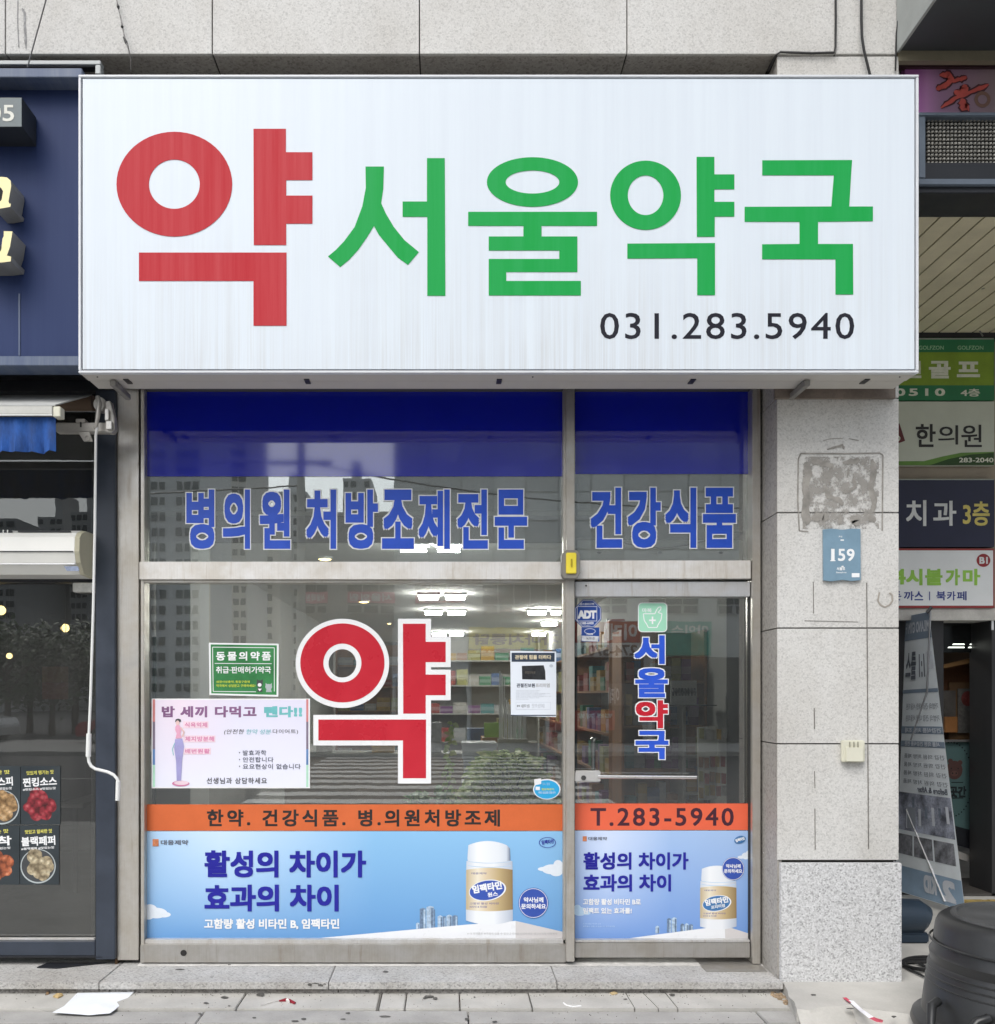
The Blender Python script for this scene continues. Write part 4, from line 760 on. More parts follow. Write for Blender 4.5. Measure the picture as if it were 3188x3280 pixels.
# food posters on the neighbour's pane
FD1 = M('food_card', (.028, .038, .045), .35, var=.15)
def foodmat(name, c0, c1, c2):
    m, nt, b = nodes(name); vo = nt.nodes.new('ShaderNodeTexVoronoi'); vo.inputs['Scale'].default_value = 30; nt.links.new(pos(nt), vo.inputs['Vector'])
    c = ramp(nt, vo.outputs['Distance'], [(0, c2), (.4, c1), (.9, c0)]); c = mix(nt, c, ramp(nt, noise(nt, pos(nt), 60, 4), [(.3, (.45,) * 3), (.65, (1.1,) * 3)]), 1, 'MULTIPLY')
    nt.links.new(c, b.inputs['Base Color']); b.inputs['Roughness'].default_value = .35; return m
RF = foodmat('print_red_chicken', (.05, .008, .01), (.33, .03, .045), (.62, .16, .17)); BF = foodmat('print_brown_chicken', (.18, .10, .04), (.48, .30, .14), (.75, .55, .34)); OF = foodmat('print_orange_chicken', (.12, .03, .015), (.50, .14, .06), (.75, .34, .2)); PF = foodmat('print_pepper_chicken', (.16, .12, .07), (.48, .40, .26), (.75, .68, .5))
def food(x0, y0, x1, y1, title, top, m, label, cx, cy, r, tx, plate, seed):
    s = Sheet('food_poster', label, 'poster', (x0, y0, x1, y1), FD1, group='food posters on the smoky glass')
    if plate is not None: s.disc(cx, cy + 4, r * 1.13, r * 1.1, plate, 'bowl_rim'); s.disc(cx, cy + 3, r * 1.06, r * 1.03, DG, 'bowl')
    rd = random.Random(seed)
    for k in range(16):
        a = rd.random() * 6.28; q = r * .66 * math.sqrt(rd.random()); s.disc(cx + q * math.cos(a), cy + q * math.sin(a), r * rd.uniform(.34, .5), r * rd.uniform(.3, .44), m, 'printed_chicken', rd.random() * 3)
    s.txt(title, tx, WHITE, .03, rot=-.05); s.txt(top, (tx[0] + 12, tx[1] - 22, tx[2] - 10, tx[1] - 9), M('print_lemon', (.72, .68, .14), .4), .02, rot=-.05); s.txt('#' + title + ' #맛있는맛', (tx[0], tx[3] + 4, tx[2] - 3, tx[3] + 12), WHITE, .02, rot=-.05)
food(67, 2454, 193, 2641, '찐킹소스', '맛있게 땡기는 맛', RF, 'dark food poster with glossy red chicken, upper right card on smoky glass', 126, 2578, 54, (73, 2490, 182, 2519), None, 1)
food(-62, 2454, 65, 2641, '크리스피', '바삭한 맛', BF, 'dark food poster with golden chicken, upper card cut by the left edge', 5, 2582, 50, (-60, 2490, 41, 2519), LG, 2)
food(64, 2645, 189, 2834, '블랙페퍼', '맛있고 알싸한 맛', PF, 'dark food poster with pale peppery chicken in a bowl, lower right card', 122, 2771, 50, (68, 2679, 177, 2709), LG, 3)
food(-65, 2645, 62, 2834, '감착', '땡기는 맛', OF, 'dark food poster with orange chicken, lower card cut by the left edge', -5, 2773, 50, (-58, 2679, 37, 2710), None, 4)
# ================================================================== pharmacy room
WALLW = M('room_wall', (.42, .42, .40), .8, var=.05); CEIL = M('room_ceiling', (.80, .80, .78), .85, var=.04); FLR = M('room_floor', (.30, .29, .27), .35, var=.1)
room = thing('pharmacy_room', 'dim narrow pharmacy room seen behind the big glass panes', 'room', (0, 12, 0))
RX0, RX1, RY1, CZ = -1.93, 1.80, 19.5, EYE + 1.10
MB().box(RX0 - .1, RX0, 5.34, RY1, 0, 3.3).build('wall', WALLW, room); MB().box(RX1, RX1 + .1, 5.42, RY1, 0, 3.3).build('wall', WALLW, room); MB().box(RX0, RX1, RY1, RY1 + .1, 0, 3.3).build('wall', M('room_back', (.20, .19, .17), .8), room)
MB().box(RX0, RX1, 5.34, RY1, 0, .06).build('floor', FLR, room)
DARKC = M('room_ceiling_dark', (.20, .20, .19), .9)
MB().box(RX0, RX1, 5.6, RY1, CZ, CZ + .05).build('ceiling', CEIL, room); MB().box(RX0, RX1, 5.58, 5.62, CZ, 3.4).build('ceiling_edge', WALLW, room)
MB().box(RX0, RX1, 5.3, 5.62, 3.3, 3.4).build('ceiling', DARKC, room)
# white blind box above the door, behind the small upper pane
MB().pbox(1843, 1730, 2380, 1793, 5.36, .18).build('lintel_box', M('box_cream', (.66, .65, .60), .6), room, bevel=.004)
for px in (1920, 2115, 2310): MB().disc(px, 1770, 7, 3.5, 5.355, .006, 12).build('bolt', BLACKM, room)
tag(MB().tube([(X(a, 5.34), 5.34, Z(b, 5.34)) for a, b in ((1850, 1722), (1900, 1715), (1960, 1728), (2010, 1742), (2080, 1755), (2150, 1754), (2220, 1742), (2280, 1728), (2370, 1700))], .004, 6).build('cable', CAB), 'sagging black cable behind the upper pane over the door', 'cable')
# white column and partition boards at the left
MB().box(X(500, 5.75), X(610, 5.75), 5.75, 6.2, .06, 2.9).build('column', M('column_white', (.72, .74, .72), .7, var=.04), room)
MB().box(X(466, 5.5), X(500, 5.75), 5.9, 6.0, .06, 2.9).build('column', MC['column_white'], room)
MB().box(X(612, 6.4), X(662, 6.4), 6.4, 6.5, 1.45, 2.9).build('panel', M('panel_cream', (.62, .60, .50), .7), room)
for z in (1.7, 2.0): MB().box(X(612, 6.39), X(662, 6.39), 6.385, 6.4, z, z + .008).build('panel_joint', BLACKM, room)
gp_ = thing('green_pole', 'dark green vertical pole behind the left edge of the main pane', 'pole', (X(492, 5.5), 5.5, .06)); MB().tube([(X(492, 5.5), 5.5, .06), (X(495, 5.5), 5.5, Z(2040, 5.5))], .012, 8).build('shaft', M('dark_green', (.01, .06, .05), .5), gp_)
# lamps
TUBE = emitter('tube_light', (1, .99, .94), 85); WARM = emitter('warm_light', (1, .74, .30), 5)
def tube_l(px0, px1, L, lab):
    t = thing('ceiling_tube', lab, 'ceiling light', ((X(px0, L) + X(px1, L)) / 2, L, CZ - .06), 'tube lights on the pharmacy ceiling')
    a, b = X(px0, L), X(px1, L); MB().box(a, b, L - .06, L + .06, CZ - .03, CZ - .001).build('fitting', WHITE, t); MB().box(a + .02, b - .02, L - .035, L + .035, CZ - .07, CZ - .031).build('tube', TUBE, t)
rows = [(6.72, [(1275, 1375), (1393, 1482)]), (10.1, [(1338, 1410), (1423, 1494)]), (12.0, [(1358, 1420), (1432, 1494), (1688, 1752), (1762, 1800)]), (13.9, [(1732, 1788)]), (16.3, [(1382, 1432), (1438, 1488), (1702, 1750), (1762, 1800)]), (19.2, [(1444, 1490), (1686, 1732), (1740, 1784)]), (8.4, [(2314, 2352), (2361, 2392)])]
nm = {6.72: 'in the row nearest the glass', 10.1: 'in the second row from the glass', 12.0: 'in the third row from the glass', 13.9: 'in the short middle row', 16.3: 'in the second row from the back', 19.2: 'in the row at the far back', 8.4: 'over the right hand shelves'}
for L, sg in rows:
    for i, (a, b) in enumerate(sg): tube_l(a, b, L, ('white tube light ' + nm[L] + (', ' + ('first', 'second', 'third', 'fourth')[i] + ' from the left' if len(sg) > 1 else '')))
def downlight(px, L, r, lab, m=WARM):
    t = thing('downlight', lab, 'ceiling light', (X(px, L), L, CZ - .03), 'round warm lights on the pharmacy ceiling'); MB().lathe((X(px, L), L, CZ - .02), [(r * 1.15, .018), (r * 1.15, 0), (r, 0)], 20).build('rim', WHITE, t); MB().lathe((X(px, L), L, CZ - .028), [(r * .6, 0), (r, .009)], 20).build('lens', m, t)
downlight(938, 5.85, .05, 'round warm light nearest the glass behind the upper lettering'); downlight(1041, 7.46, .055, 'round warm light just above the transom'); downlight(1166, 10.9, .062, 'round warm light below the transom left of the tubes'); downlight(1247, 14.2, .03, 'small round warm light above the red ring', WARM)
for i, px in enumerate((2384, 2330)): downlight(px, 7.4 + 1.7 * i, .05, ('round warm light above the shelves by the door edge', 'round warm light further back above the shelves')[i])
# shelving along the right wall with goods
SHW = M('shelf_white', (.34, .34, .32), .5); SHB = M('shelf_wood', (.30, .15, .07), .55, var=.2)
PC = [(.62, .10, .08), (.75, .72, .66), (.10, .22, .50), (.08, .38, .20), (.80, .50, .10), (.62, .60, .20), (.30, .10, .34), (.72, .74, .76), (.10, .42, .46), (.55, .28, .14)]
PN = ['red', 'white', 'blue', 'green', 'orange', 'yellow', 'purple', 'pale grey', 'teal', 'brown']
PM = [M('box_' + n.replace(' ', '_'), tuple(x * .5 for x in c), .4, var=.25, scale=25) for n, c in zip(PN, PC)]
BAND = [M('band_' + n.replace(' ', '_'), tuple(x * .35 + .16 for x in c), .4) for n, c in zip(PN, PC)]
def shelving(y0, y1, x0, x1, zs, m, lab, h=2.2):
    t = thing('shelf_unit', lab, 'shelf', ((x0 + x1) / 2, (y0 + y1) / 2, .06))
    for y in (y0, y1 - .02): MB().box(x0, x1, y, y + .02, .06, h).build('side_panel', m, t)
    for z in zs: MB().box(x0, x1, y0 + .021, y1 - .021, z - .02, z).build('shelf', m, t)
    return t
rd = random.Random(3); USED = {}
def boxlabel(k, prev, where):
    L = ('%s medicine box beside a %s one, %s' % (PN[k], PN[prev], where)) if prev is not None else ('%s medicine box first in line, %s' % (PN[k], where))
    USED[L] = USED.get(L, 0) + 1; n = USED[L]
    return L if n == 1 else L.replace(' medicine box', ' medicine box, %s such' % ('second', 'third', 'fourth', 'fifth')[min(n - 2, 3)], 1)
WHR = ['on the lowest shelf', 'on the second shelf', 'on the third shelf', 'on the fourth shelf', 'on the top shelf']
def goods(y0, y1, x0, x1, zs, step_, unit, hmax=.26):
    for zi, z in enumerate(zs):
        y = y0 + .03; prev = None
        while y < y1 - .08:
            wd = rd.uniform(.6, 1) * step_; k = rd.randrange(10); hh = rd.uniform(.45, 1) * hmax
            if rd.random() < .9:
                xx = x0 + rd.uniform(.0, .03)
                t = thing('medicine_box', boxlabel(k, prev, '%s, %s' % (WHR[min(zi, 4)][3:].replace('the ', ''), unit)), 'box', (xx + .05, y + wd / 2, z), 'medicine boxes on the pharmacy shelves')
                MB().box(xx, xx + .12, y, y + wd * .92, z + .001, z + hh).build('carton', PM[k], t); MB().box(xx - .001, xx + .06, y - .001, y + wd * .92 + .001, z + hh * .35, z + hh * .7).build('printed_band', BAND[k], t)
                prev = k
            y += wd
Z5 = (.45, .85, 1.22, 1.6, 1.98)

shelving(8.1, 10.9, 1.40, 1.79, Z5, SHB, 'brown wooden shelf unit beyond the white one'); goods(8.1, 10.9, 1.42, 1.6, Z5, .26, 'brown shelf unit')
shelving(11.1, 15.5, 1.38, 1.79, Z5, SHB, 'long brown shelf unit at the back right'); goods(11.1, 15.5, 1.4, 1.6, Z5, .5, 'back right shelf unit')
def frontshelf(x0, x1, y, zs, m, lab, unit, w_=.14, back=True):
    t = thing('shelf_unit', lab, 'shelf', ((x0 + x1) / 2, y, .06))
    for x in (x0, x1 - .02): MB().box(x, x + .02, y, y + .35, .06, zs[-1] + .35).build('side_panel', m, t)
    if back: MB().box(x0, x1, y + .351, y + .36, .06, zs[-1] + .35).build('back_panel', m, t)
    for z in zs: MB().box(x0 + .021, x1 - .021, y, y + .35, z - .02, z).build('shelf', m, t)
    for zi, z in enumerate(zs):
        x = x0 + .04; prev = None
        while x < x1 - w_ - .02:
            wd = rd.uniform(.6, 1) * w_; k = rd.randrange(10); hh = rd.uniform(.4, 1) * .22; y_ = y + .02 + rd.random() * .06
            tt = thing('medicine_box', boxlabel(k, prev, '%s, %s' % (WHR[min(zi, 4)][3:].replace('the ', ''), unit)), 'box', (x + wd / 2, y_, z), 'medicine boxes on the pharmacy shelves')
            MB().box(x, x + wd * .93, y_, y_ + .1, z + .001, z + hh).build('carton', PM[k], tt); MB().box(x - .0005, x + wd * .93 + .0005, y_ - .001, y_ + .05, z + hh * .3, z + hh * .65).build('printed_band', BAND[k], tt); prev = k
            x += wd
frontshelf(-.45, 1.30, 13.2, (.5, .9, 1.3, 1.7, 2.05), SHW, 'white rear shelves facing the window, right of centre', 'rear shelves', .22)
frontshelf(-1.85, -.6, 15.5, (.5, .9, 1.3, 1.7, 2.05), SHB, 'brown rear shelves facing the window at the left', 'left rear shelves', .26)
frontshelf(1.20, 1.79, 6.45, (.45, .75, 1.05, 1.35, 1.66), SHB, 'brown shelf unit full of goods just inside the door edge', 'door side shelves', .085)
frontshelf(X(2118, 7.0), X(2330, 6.4), 6.35, (.35, .62, .9, 1.15), SHW, 'low white display stand just inside the door', 'low display stand', .09)
# display card with hanging glasses
t = thing('glasses_display', 'pale board with rows of hanging reading glasses right of the door name', 'display', (X(2200, 6.1), 6.1, Z(2262, 6.1)))
MB().box(X(2150, 6.1), X(2232, 6.1), 6.1, 6.12, Z(2258, 6.1), Z(2180, 6.1)).build('board', SHW, t)
for i in range(8):
    a = 2156 + i * 10; MB().tube([(X(a, 6.09), 6.09, Z(2205, 6.09)), (X(a + 2, 6.08), 6.08, Z(2215, 6.09)), (X(a + 1, 6.09), 6.09, Z(2228, 6.09))], [.006, .011, .005], 8).build('glasses', BLACKM, t)
MB().box(X(2120, 6.0), X(2300, 6.0), 6.02, 6.3, Z(2262, 6.0), Z(2258, 6.0)).build('ledge', M('dark_ledge', (.05, .05, .05), .4), t)
t = thing('display_rack', 'white upright board with orange and white packets near the right door edge', 'display', (X(2270, 5.9), 5.9, Z(2560, 5.9)))
MB().poly([(2235, 2330), (2300, 2326), (2296, 2560), (2240, 2564)], 5.9, .02).build('board', M('board_pale', (.56, .56, .50), .6), t)
for r in range(5):
    for c in range(5):
        k = rd.choice((0, 4, 5, 1, 9)); a = 2240 + c * 18 + rd.uniform(-3, 3); b = 2335 + r * 46 + rd.uniform(-5, 5)
        if r in (1,): continue
        MB().poly([(a, b), (a + 15, b + 1), (a + 14, b + 34), (a + 1, b + 33)], 5.88 - .004 * c, .012).build('packet', PM[k], t)
# counter
ct = thing('counter', 'long low counter across the middle of the room', 'counter', (-.1, 9.3, .06)); MB().box(-1.6, .75, 9.2, 9.7, .06, .95).build('body', M('counter_wood', (.32, .26, .20), .5), ct); MB().box(-1.62, .77, 9.17, 9.72, .951, .985).build('top', SHW, ct, bevel=.005)
for i, (a, b, c, d, k, nm_) in enumerate(((-1.3, .16, .2, .28, 1, 'white box at the left end of the counter'), (-.75, .22, .2, .18, 4, 'orange box on the counter left of centre'), (-.2, .14, .2, .3, 7, 'grey box standing mid counter'), (.2, .2, .2, .24, 2, 'blue box on the counter right of centre'), (.5, .12, .2, .34, 5, 'yellow box at the right end of the counter'))):
    tag(MB().box(a, a + b, 9.3, 9.3 + c, .986, .986 + d).build('counter_box', PM[k], None, bevel=.003), nm_, 'box', 'boxes on the counter')
# stack of white boxes by the window
WB = M('foam_box', (.66, .68, .70), .7, var=.04)
for i, (a, b, c, d, D, lab) in enumerate(((1488, 2436, 1602, 2506, 6.3, 'pale box at the bottom of the stack behind the plants'), (1482, 2380, 1592, 2434, 6.35, 'pale box resting on the lower one behind the plants'))):
    t = thing('storage_box', lab, 'box', (X((a + c) / 2, D), D, Z(d, D))); MB().pbox(a, b, c, d, D, .3).build('carton', WB, t, bevel=.006); MB().pbox(a - 2, b, c + 2, b + 14, D - .012, .32).build('lid', WB, t, bevel=.004)
tag(MB().box(X(1480, 6.3), X(1610, 6.3), 6.3, 6.62, .06, Z(2508, 6.3)).build('low_cabinet', SHW), 'low cabinet holding the two pale boxes behind the plants', 'cabinet')
tag(MB().pbox(1552, 2316, 1612, 2362, 6.9, .06).build('green_folder', M('lime_card', (.20, .42, .04), .5)), 'lime green card standing behind the hanging vine', 'card')
tag(MB().box(X(1545, 6.9), X(1620, 6.9), 6.85, 7.2, .06, Z(2363, 6.9)).build('side_cabinet', SHB), 'brown cabinet under the lime green card', 'cabinet')
# striped white bundle
t = thing('straw_bundle', 'upright bundle of thin white sticks behind the leaflet', 'bundle', (X(1650, 5.8), 5.8, Z(2370, 5.8)))
for i in range(18): a = 1600 + i * 5 if i < 4 else 1618 + (i - 4) * 5.2; MB().tube([(X(a, 5.8), 5.8 + .02 * (i % 3), Z(2366 + (i % 3), 5.8)), (X(a + 1, 5.8), 5.8 + .02 * (i % 3), Z((2150 if i < 4 else 2235) + 7 * (i % 4), 5.8))], .004, 5).build('stick', SKIN, t)
tag(MB().box(X(1596, 5.8), X(1692, 5.8), 5.79, 5.88, .06, Z(2368, 5.8)).build('stick_holder', SHW), 'white stand holding the bundle of sticks', 'stand')
# plants
def leafm(name, c0, c1):
    m, nt, b = nodes(name); c = ramp(nt, noise(nt, pos(nt), 26, 3, .6), [(.35, c0), (.62, c1)]); nt.links.new(c, b.inputs['Base Color']); b.inputs['Roughness'].default_value = .45
    b.inputs['Subsurface Weight'].default_value = .0; return m
LF = leafm('leaf_variegated', (.30, .50, .07), (.80, .82, .40)); LD_ = leafm('leaf_green', (.06, .20, .04), (.25, .42, .12)); STM = M('stem_green', (.10, .18, .05), .6); POT = M('pot_clay', (.32, .14, .08), .7)
def leaf(mb, p, d, n, L, w_):
    d = d.normalized(); s_ = d.cross(n).normalized(); n = s_.cross(d)
    pts_ = [p, p + d * L * .3 + s_ * w_ * .5 + n * .08 * L, p + d * L * .7 + s_ * w_ * .38 + n * .05 * L, p + d * L - n * .15 * L, p + d * L * .7 - s_ * w_ * .38 + n * .05 * L, p + d * L * .3 - s_ * w_ * .5 + n * .08 * L, p + d * L * .35, p + d * L * .7]
    mb.add(pts_, [(0, 1, 6), (1, 2, 7, 6), (2, 3, 7), (3, 4, 7), (4, 5, 6, 7), (5, 0, 6)], True)
def bush(name, lab, c, rad, n, L, m, seed, h0):
    rr_ = random.Random(seed); t = thing(name, lab, 'plant', (c[0], c[1], h0)); mb = MB(); sb = MB()
    for i in range(n):
        a = rr_.random() * 6.283; q = math.sqrt(rr_.random()); zz_ = rr_.random()
        p = Vector((c[0] + rad[0] * q * math.cos(a) * (1.1 - zz_ * .5), c[1] + rad[1] * q * math.sin(a), c[2] + rad[2] * (zz_ - .5) * 2 * (1 - q * .35)))
        d = Vector((math.cos(a) + rr_.uniform(-.5, .5), math.sin(a) - .6 + rr_.uniform(-.5, .5), rr_.uniform(-.5, .7))); leaf(mb, p, d, Vector((rr_.uniform(-.4, .4), -.7, 1)), L * rr_.uniform(.6, 1.2), L * .62)
        if i % 9 == 0: sb.tube([(c[0], c[1], c[2] - rad[2]), tuple(p)], .003, 4)
    f_ = mb.build('foliage', m, t); sb.build('stem', STM, t)
    MB().lathe((c[0], c[1], h0), [(.09, 0), (.13, .2), (.135, .2), (.12, .19)], 18).build('pot', POT, t); MB().box(c[0] - .2, c[0] + .2, c[1] - .15, c[1] + .15, .06, h0 - .001).build('stand', SHW, t)
bush('potted_plant', 'bushy variegated green plant low behind the main pane by the oval sticker', (X(1625, 5.5), 5.56, Z(2508, 5.5)), (.27, .13, .20), 820, .07, LF, 5, .62)
bush('potted_plant', 'small dark green spiky plant left of the variegated one', (X(1385, 5.6), 5.62, Z(2560, 5.6)), (.16, .1, .06), 110, .055, LD_, 6, .70)
t = thing('hanging_vine', 'thin pothos vine hanging down right of the big red letter', 'plant', (X(1440, 5.6), 5.6, Z(2575, 5.6))); mb = MB(); sp_ = []
for i in range(24):
    f_ = i / 23; p = Vector((X(1450 - 14 * math.sin(f_ * 3) + 6 * math.sin(i * 1.7), 5.6), 5.6 + .01 * math.sin(i), Z(2318 + 255 * f_, 5.6))); sp_.append(tuple(p)); a = i * 2.4
    leaf(mb, p, Vector((math.cos(a), -.4, -.5)), Vector((0, -1, .4)), .045, .032)
    if i % 3 == 0: leaf(mb, p, Vector((-math.cos(a), -.3, .2)), Vector((0, -1, .4)), .035, .026)
mb.build('foliage', LF, t); MB().tube(sp_, .002, 5).build('stem', STM, t)
# ---- small lamp, cables, dark restaurant room at the left
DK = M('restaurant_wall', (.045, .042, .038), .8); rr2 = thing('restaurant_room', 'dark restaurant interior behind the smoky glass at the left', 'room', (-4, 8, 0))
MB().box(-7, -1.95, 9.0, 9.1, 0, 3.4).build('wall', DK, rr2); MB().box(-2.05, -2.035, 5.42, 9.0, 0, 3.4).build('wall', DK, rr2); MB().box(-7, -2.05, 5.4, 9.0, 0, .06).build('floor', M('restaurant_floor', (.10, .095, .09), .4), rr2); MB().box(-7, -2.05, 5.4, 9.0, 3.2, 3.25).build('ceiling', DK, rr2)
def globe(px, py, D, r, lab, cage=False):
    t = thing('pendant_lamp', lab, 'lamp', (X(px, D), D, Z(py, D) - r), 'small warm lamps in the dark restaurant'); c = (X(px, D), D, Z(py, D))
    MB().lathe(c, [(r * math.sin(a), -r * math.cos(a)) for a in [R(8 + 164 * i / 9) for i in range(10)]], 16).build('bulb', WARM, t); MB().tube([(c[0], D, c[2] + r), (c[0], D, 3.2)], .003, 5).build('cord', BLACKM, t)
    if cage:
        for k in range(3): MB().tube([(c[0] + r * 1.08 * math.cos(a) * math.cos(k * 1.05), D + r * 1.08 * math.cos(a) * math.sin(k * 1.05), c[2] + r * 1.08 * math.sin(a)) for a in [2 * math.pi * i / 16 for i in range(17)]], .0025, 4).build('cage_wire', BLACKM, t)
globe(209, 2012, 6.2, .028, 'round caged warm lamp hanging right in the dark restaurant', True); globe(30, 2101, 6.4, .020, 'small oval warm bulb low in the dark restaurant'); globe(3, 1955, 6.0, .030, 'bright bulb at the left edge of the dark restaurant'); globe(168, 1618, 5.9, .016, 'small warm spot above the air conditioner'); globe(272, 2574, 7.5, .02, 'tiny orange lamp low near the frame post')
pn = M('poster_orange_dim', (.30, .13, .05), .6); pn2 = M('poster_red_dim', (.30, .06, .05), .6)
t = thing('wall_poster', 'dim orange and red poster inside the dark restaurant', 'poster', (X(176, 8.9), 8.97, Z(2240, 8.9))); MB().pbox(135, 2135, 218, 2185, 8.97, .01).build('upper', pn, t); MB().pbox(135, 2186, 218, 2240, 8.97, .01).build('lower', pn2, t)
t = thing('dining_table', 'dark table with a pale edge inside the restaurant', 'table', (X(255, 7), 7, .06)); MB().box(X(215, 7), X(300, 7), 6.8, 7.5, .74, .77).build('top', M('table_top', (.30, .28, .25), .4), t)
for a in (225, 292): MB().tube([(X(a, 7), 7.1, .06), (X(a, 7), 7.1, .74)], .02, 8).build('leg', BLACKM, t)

# ================================================================== the other side of the street (seen mirrored in the panes)
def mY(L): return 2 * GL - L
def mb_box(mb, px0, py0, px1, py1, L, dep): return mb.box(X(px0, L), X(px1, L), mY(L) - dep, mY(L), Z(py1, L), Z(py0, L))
CLAD = M('grey_cladding', (.56, .57, .55), .6, var=.06, scale=1.5); CLADL = M('grey_cladding_light', (.66, .67, .65), .6, var=.06); WGL = M('dark_window', (.07, .08, .085), .12, var=.2); WFR = M('window_frame_grey', (.40, .41, .41), .5)
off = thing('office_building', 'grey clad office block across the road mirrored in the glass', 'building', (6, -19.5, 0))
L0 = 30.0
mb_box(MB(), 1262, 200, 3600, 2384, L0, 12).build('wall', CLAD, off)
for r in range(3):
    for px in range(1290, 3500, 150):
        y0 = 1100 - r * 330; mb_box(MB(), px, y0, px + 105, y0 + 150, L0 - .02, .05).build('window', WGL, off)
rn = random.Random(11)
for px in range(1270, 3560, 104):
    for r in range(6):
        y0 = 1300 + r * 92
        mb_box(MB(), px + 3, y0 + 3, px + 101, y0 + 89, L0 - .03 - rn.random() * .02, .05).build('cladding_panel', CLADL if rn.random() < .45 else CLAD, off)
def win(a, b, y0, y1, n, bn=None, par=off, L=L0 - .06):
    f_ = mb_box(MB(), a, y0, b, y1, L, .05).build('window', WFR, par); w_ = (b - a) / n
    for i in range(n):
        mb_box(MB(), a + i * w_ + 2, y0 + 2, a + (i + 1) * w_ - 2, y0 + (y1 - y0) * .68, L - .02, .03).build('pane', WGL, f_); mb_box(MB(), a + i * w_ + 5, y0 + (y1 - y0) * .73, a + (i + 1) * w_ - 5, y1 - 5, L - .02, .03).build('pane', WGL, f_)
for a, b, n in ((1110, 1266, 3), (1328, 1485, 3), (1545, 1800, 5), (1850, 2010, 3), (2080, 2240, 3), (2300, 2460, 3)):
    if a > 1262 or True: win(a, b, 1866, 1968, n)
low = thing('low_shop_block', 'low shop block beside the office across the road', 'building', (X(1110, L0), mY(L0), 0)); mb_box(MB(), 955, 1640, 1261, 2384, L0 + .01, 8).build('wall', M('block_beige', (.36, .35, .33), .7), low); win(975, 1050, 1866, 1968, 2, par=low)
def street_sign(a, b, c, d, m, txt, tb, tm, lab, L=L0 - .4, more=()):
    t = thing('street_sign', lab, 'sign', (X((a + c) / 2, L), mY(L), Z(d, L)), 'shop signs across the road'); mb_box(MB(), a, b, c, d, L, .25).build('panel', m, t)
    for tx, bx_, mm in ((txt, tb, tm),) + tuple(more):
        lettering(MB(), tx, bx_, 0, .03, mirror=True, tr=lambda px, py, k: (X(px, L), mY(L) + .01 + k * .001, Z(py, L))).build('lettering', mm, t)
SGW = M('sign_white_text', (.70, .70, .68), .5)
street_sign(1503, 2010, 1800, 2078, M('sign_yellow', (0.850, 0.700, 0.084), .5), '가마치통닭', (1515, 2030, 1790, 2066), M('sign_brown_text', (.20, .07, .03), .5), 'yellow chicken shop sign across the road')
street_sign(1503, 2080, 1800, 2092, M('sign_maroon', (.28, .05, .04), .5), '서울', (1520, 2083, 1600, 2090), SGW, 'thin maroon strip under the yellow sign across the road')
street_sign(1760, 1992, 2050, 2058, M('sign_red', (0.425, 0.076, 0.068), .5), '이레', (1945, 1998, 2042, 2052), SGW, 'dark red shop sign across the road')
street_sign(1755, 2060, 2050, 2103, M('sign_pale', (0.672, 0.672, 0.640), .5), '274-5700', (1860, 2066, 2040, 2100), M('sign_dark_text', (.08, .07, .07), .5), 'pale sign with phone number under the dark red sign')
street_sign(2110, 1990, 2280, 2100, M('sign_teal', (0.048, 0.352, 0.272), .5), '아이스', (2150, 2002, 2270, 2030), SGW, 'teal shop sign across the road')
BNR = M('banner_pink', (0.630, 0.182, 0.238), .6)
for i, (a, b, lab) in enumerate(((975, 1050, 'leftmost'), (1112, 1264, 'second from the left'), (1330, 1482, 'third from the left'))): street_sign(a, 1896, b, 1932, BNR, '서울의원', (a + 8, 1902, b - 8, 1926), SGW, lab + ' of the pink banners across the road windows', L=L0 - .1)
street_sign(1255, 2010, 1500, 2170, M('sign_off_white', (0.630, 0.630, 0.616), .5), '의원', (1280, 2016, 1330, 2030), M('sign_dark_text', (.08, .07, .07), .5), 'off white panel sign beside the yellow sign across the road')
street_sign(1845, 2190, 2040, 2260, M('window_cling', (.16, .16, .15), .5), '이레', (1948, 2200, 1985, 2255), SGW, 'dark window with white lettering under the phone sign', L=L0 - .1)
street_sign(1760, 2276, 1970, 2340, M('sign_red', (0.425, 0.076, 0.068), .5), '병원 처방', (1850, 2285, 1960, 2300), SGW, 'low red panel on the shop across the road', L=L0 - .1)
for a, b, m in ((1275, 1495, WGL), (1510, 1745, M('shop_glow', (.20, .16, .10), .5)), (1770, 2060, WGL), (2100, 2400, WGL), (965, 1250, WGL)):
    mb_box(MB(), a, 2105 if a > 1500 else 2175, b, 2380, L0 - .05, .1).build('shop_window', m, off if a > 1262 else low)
for px in (1262, 1500, 1755, 2085, 2420): mb_box(MB(), px - 6, 2100, px + 6, 2384, L0 - .09, .2).build('pier', CLADL, off)
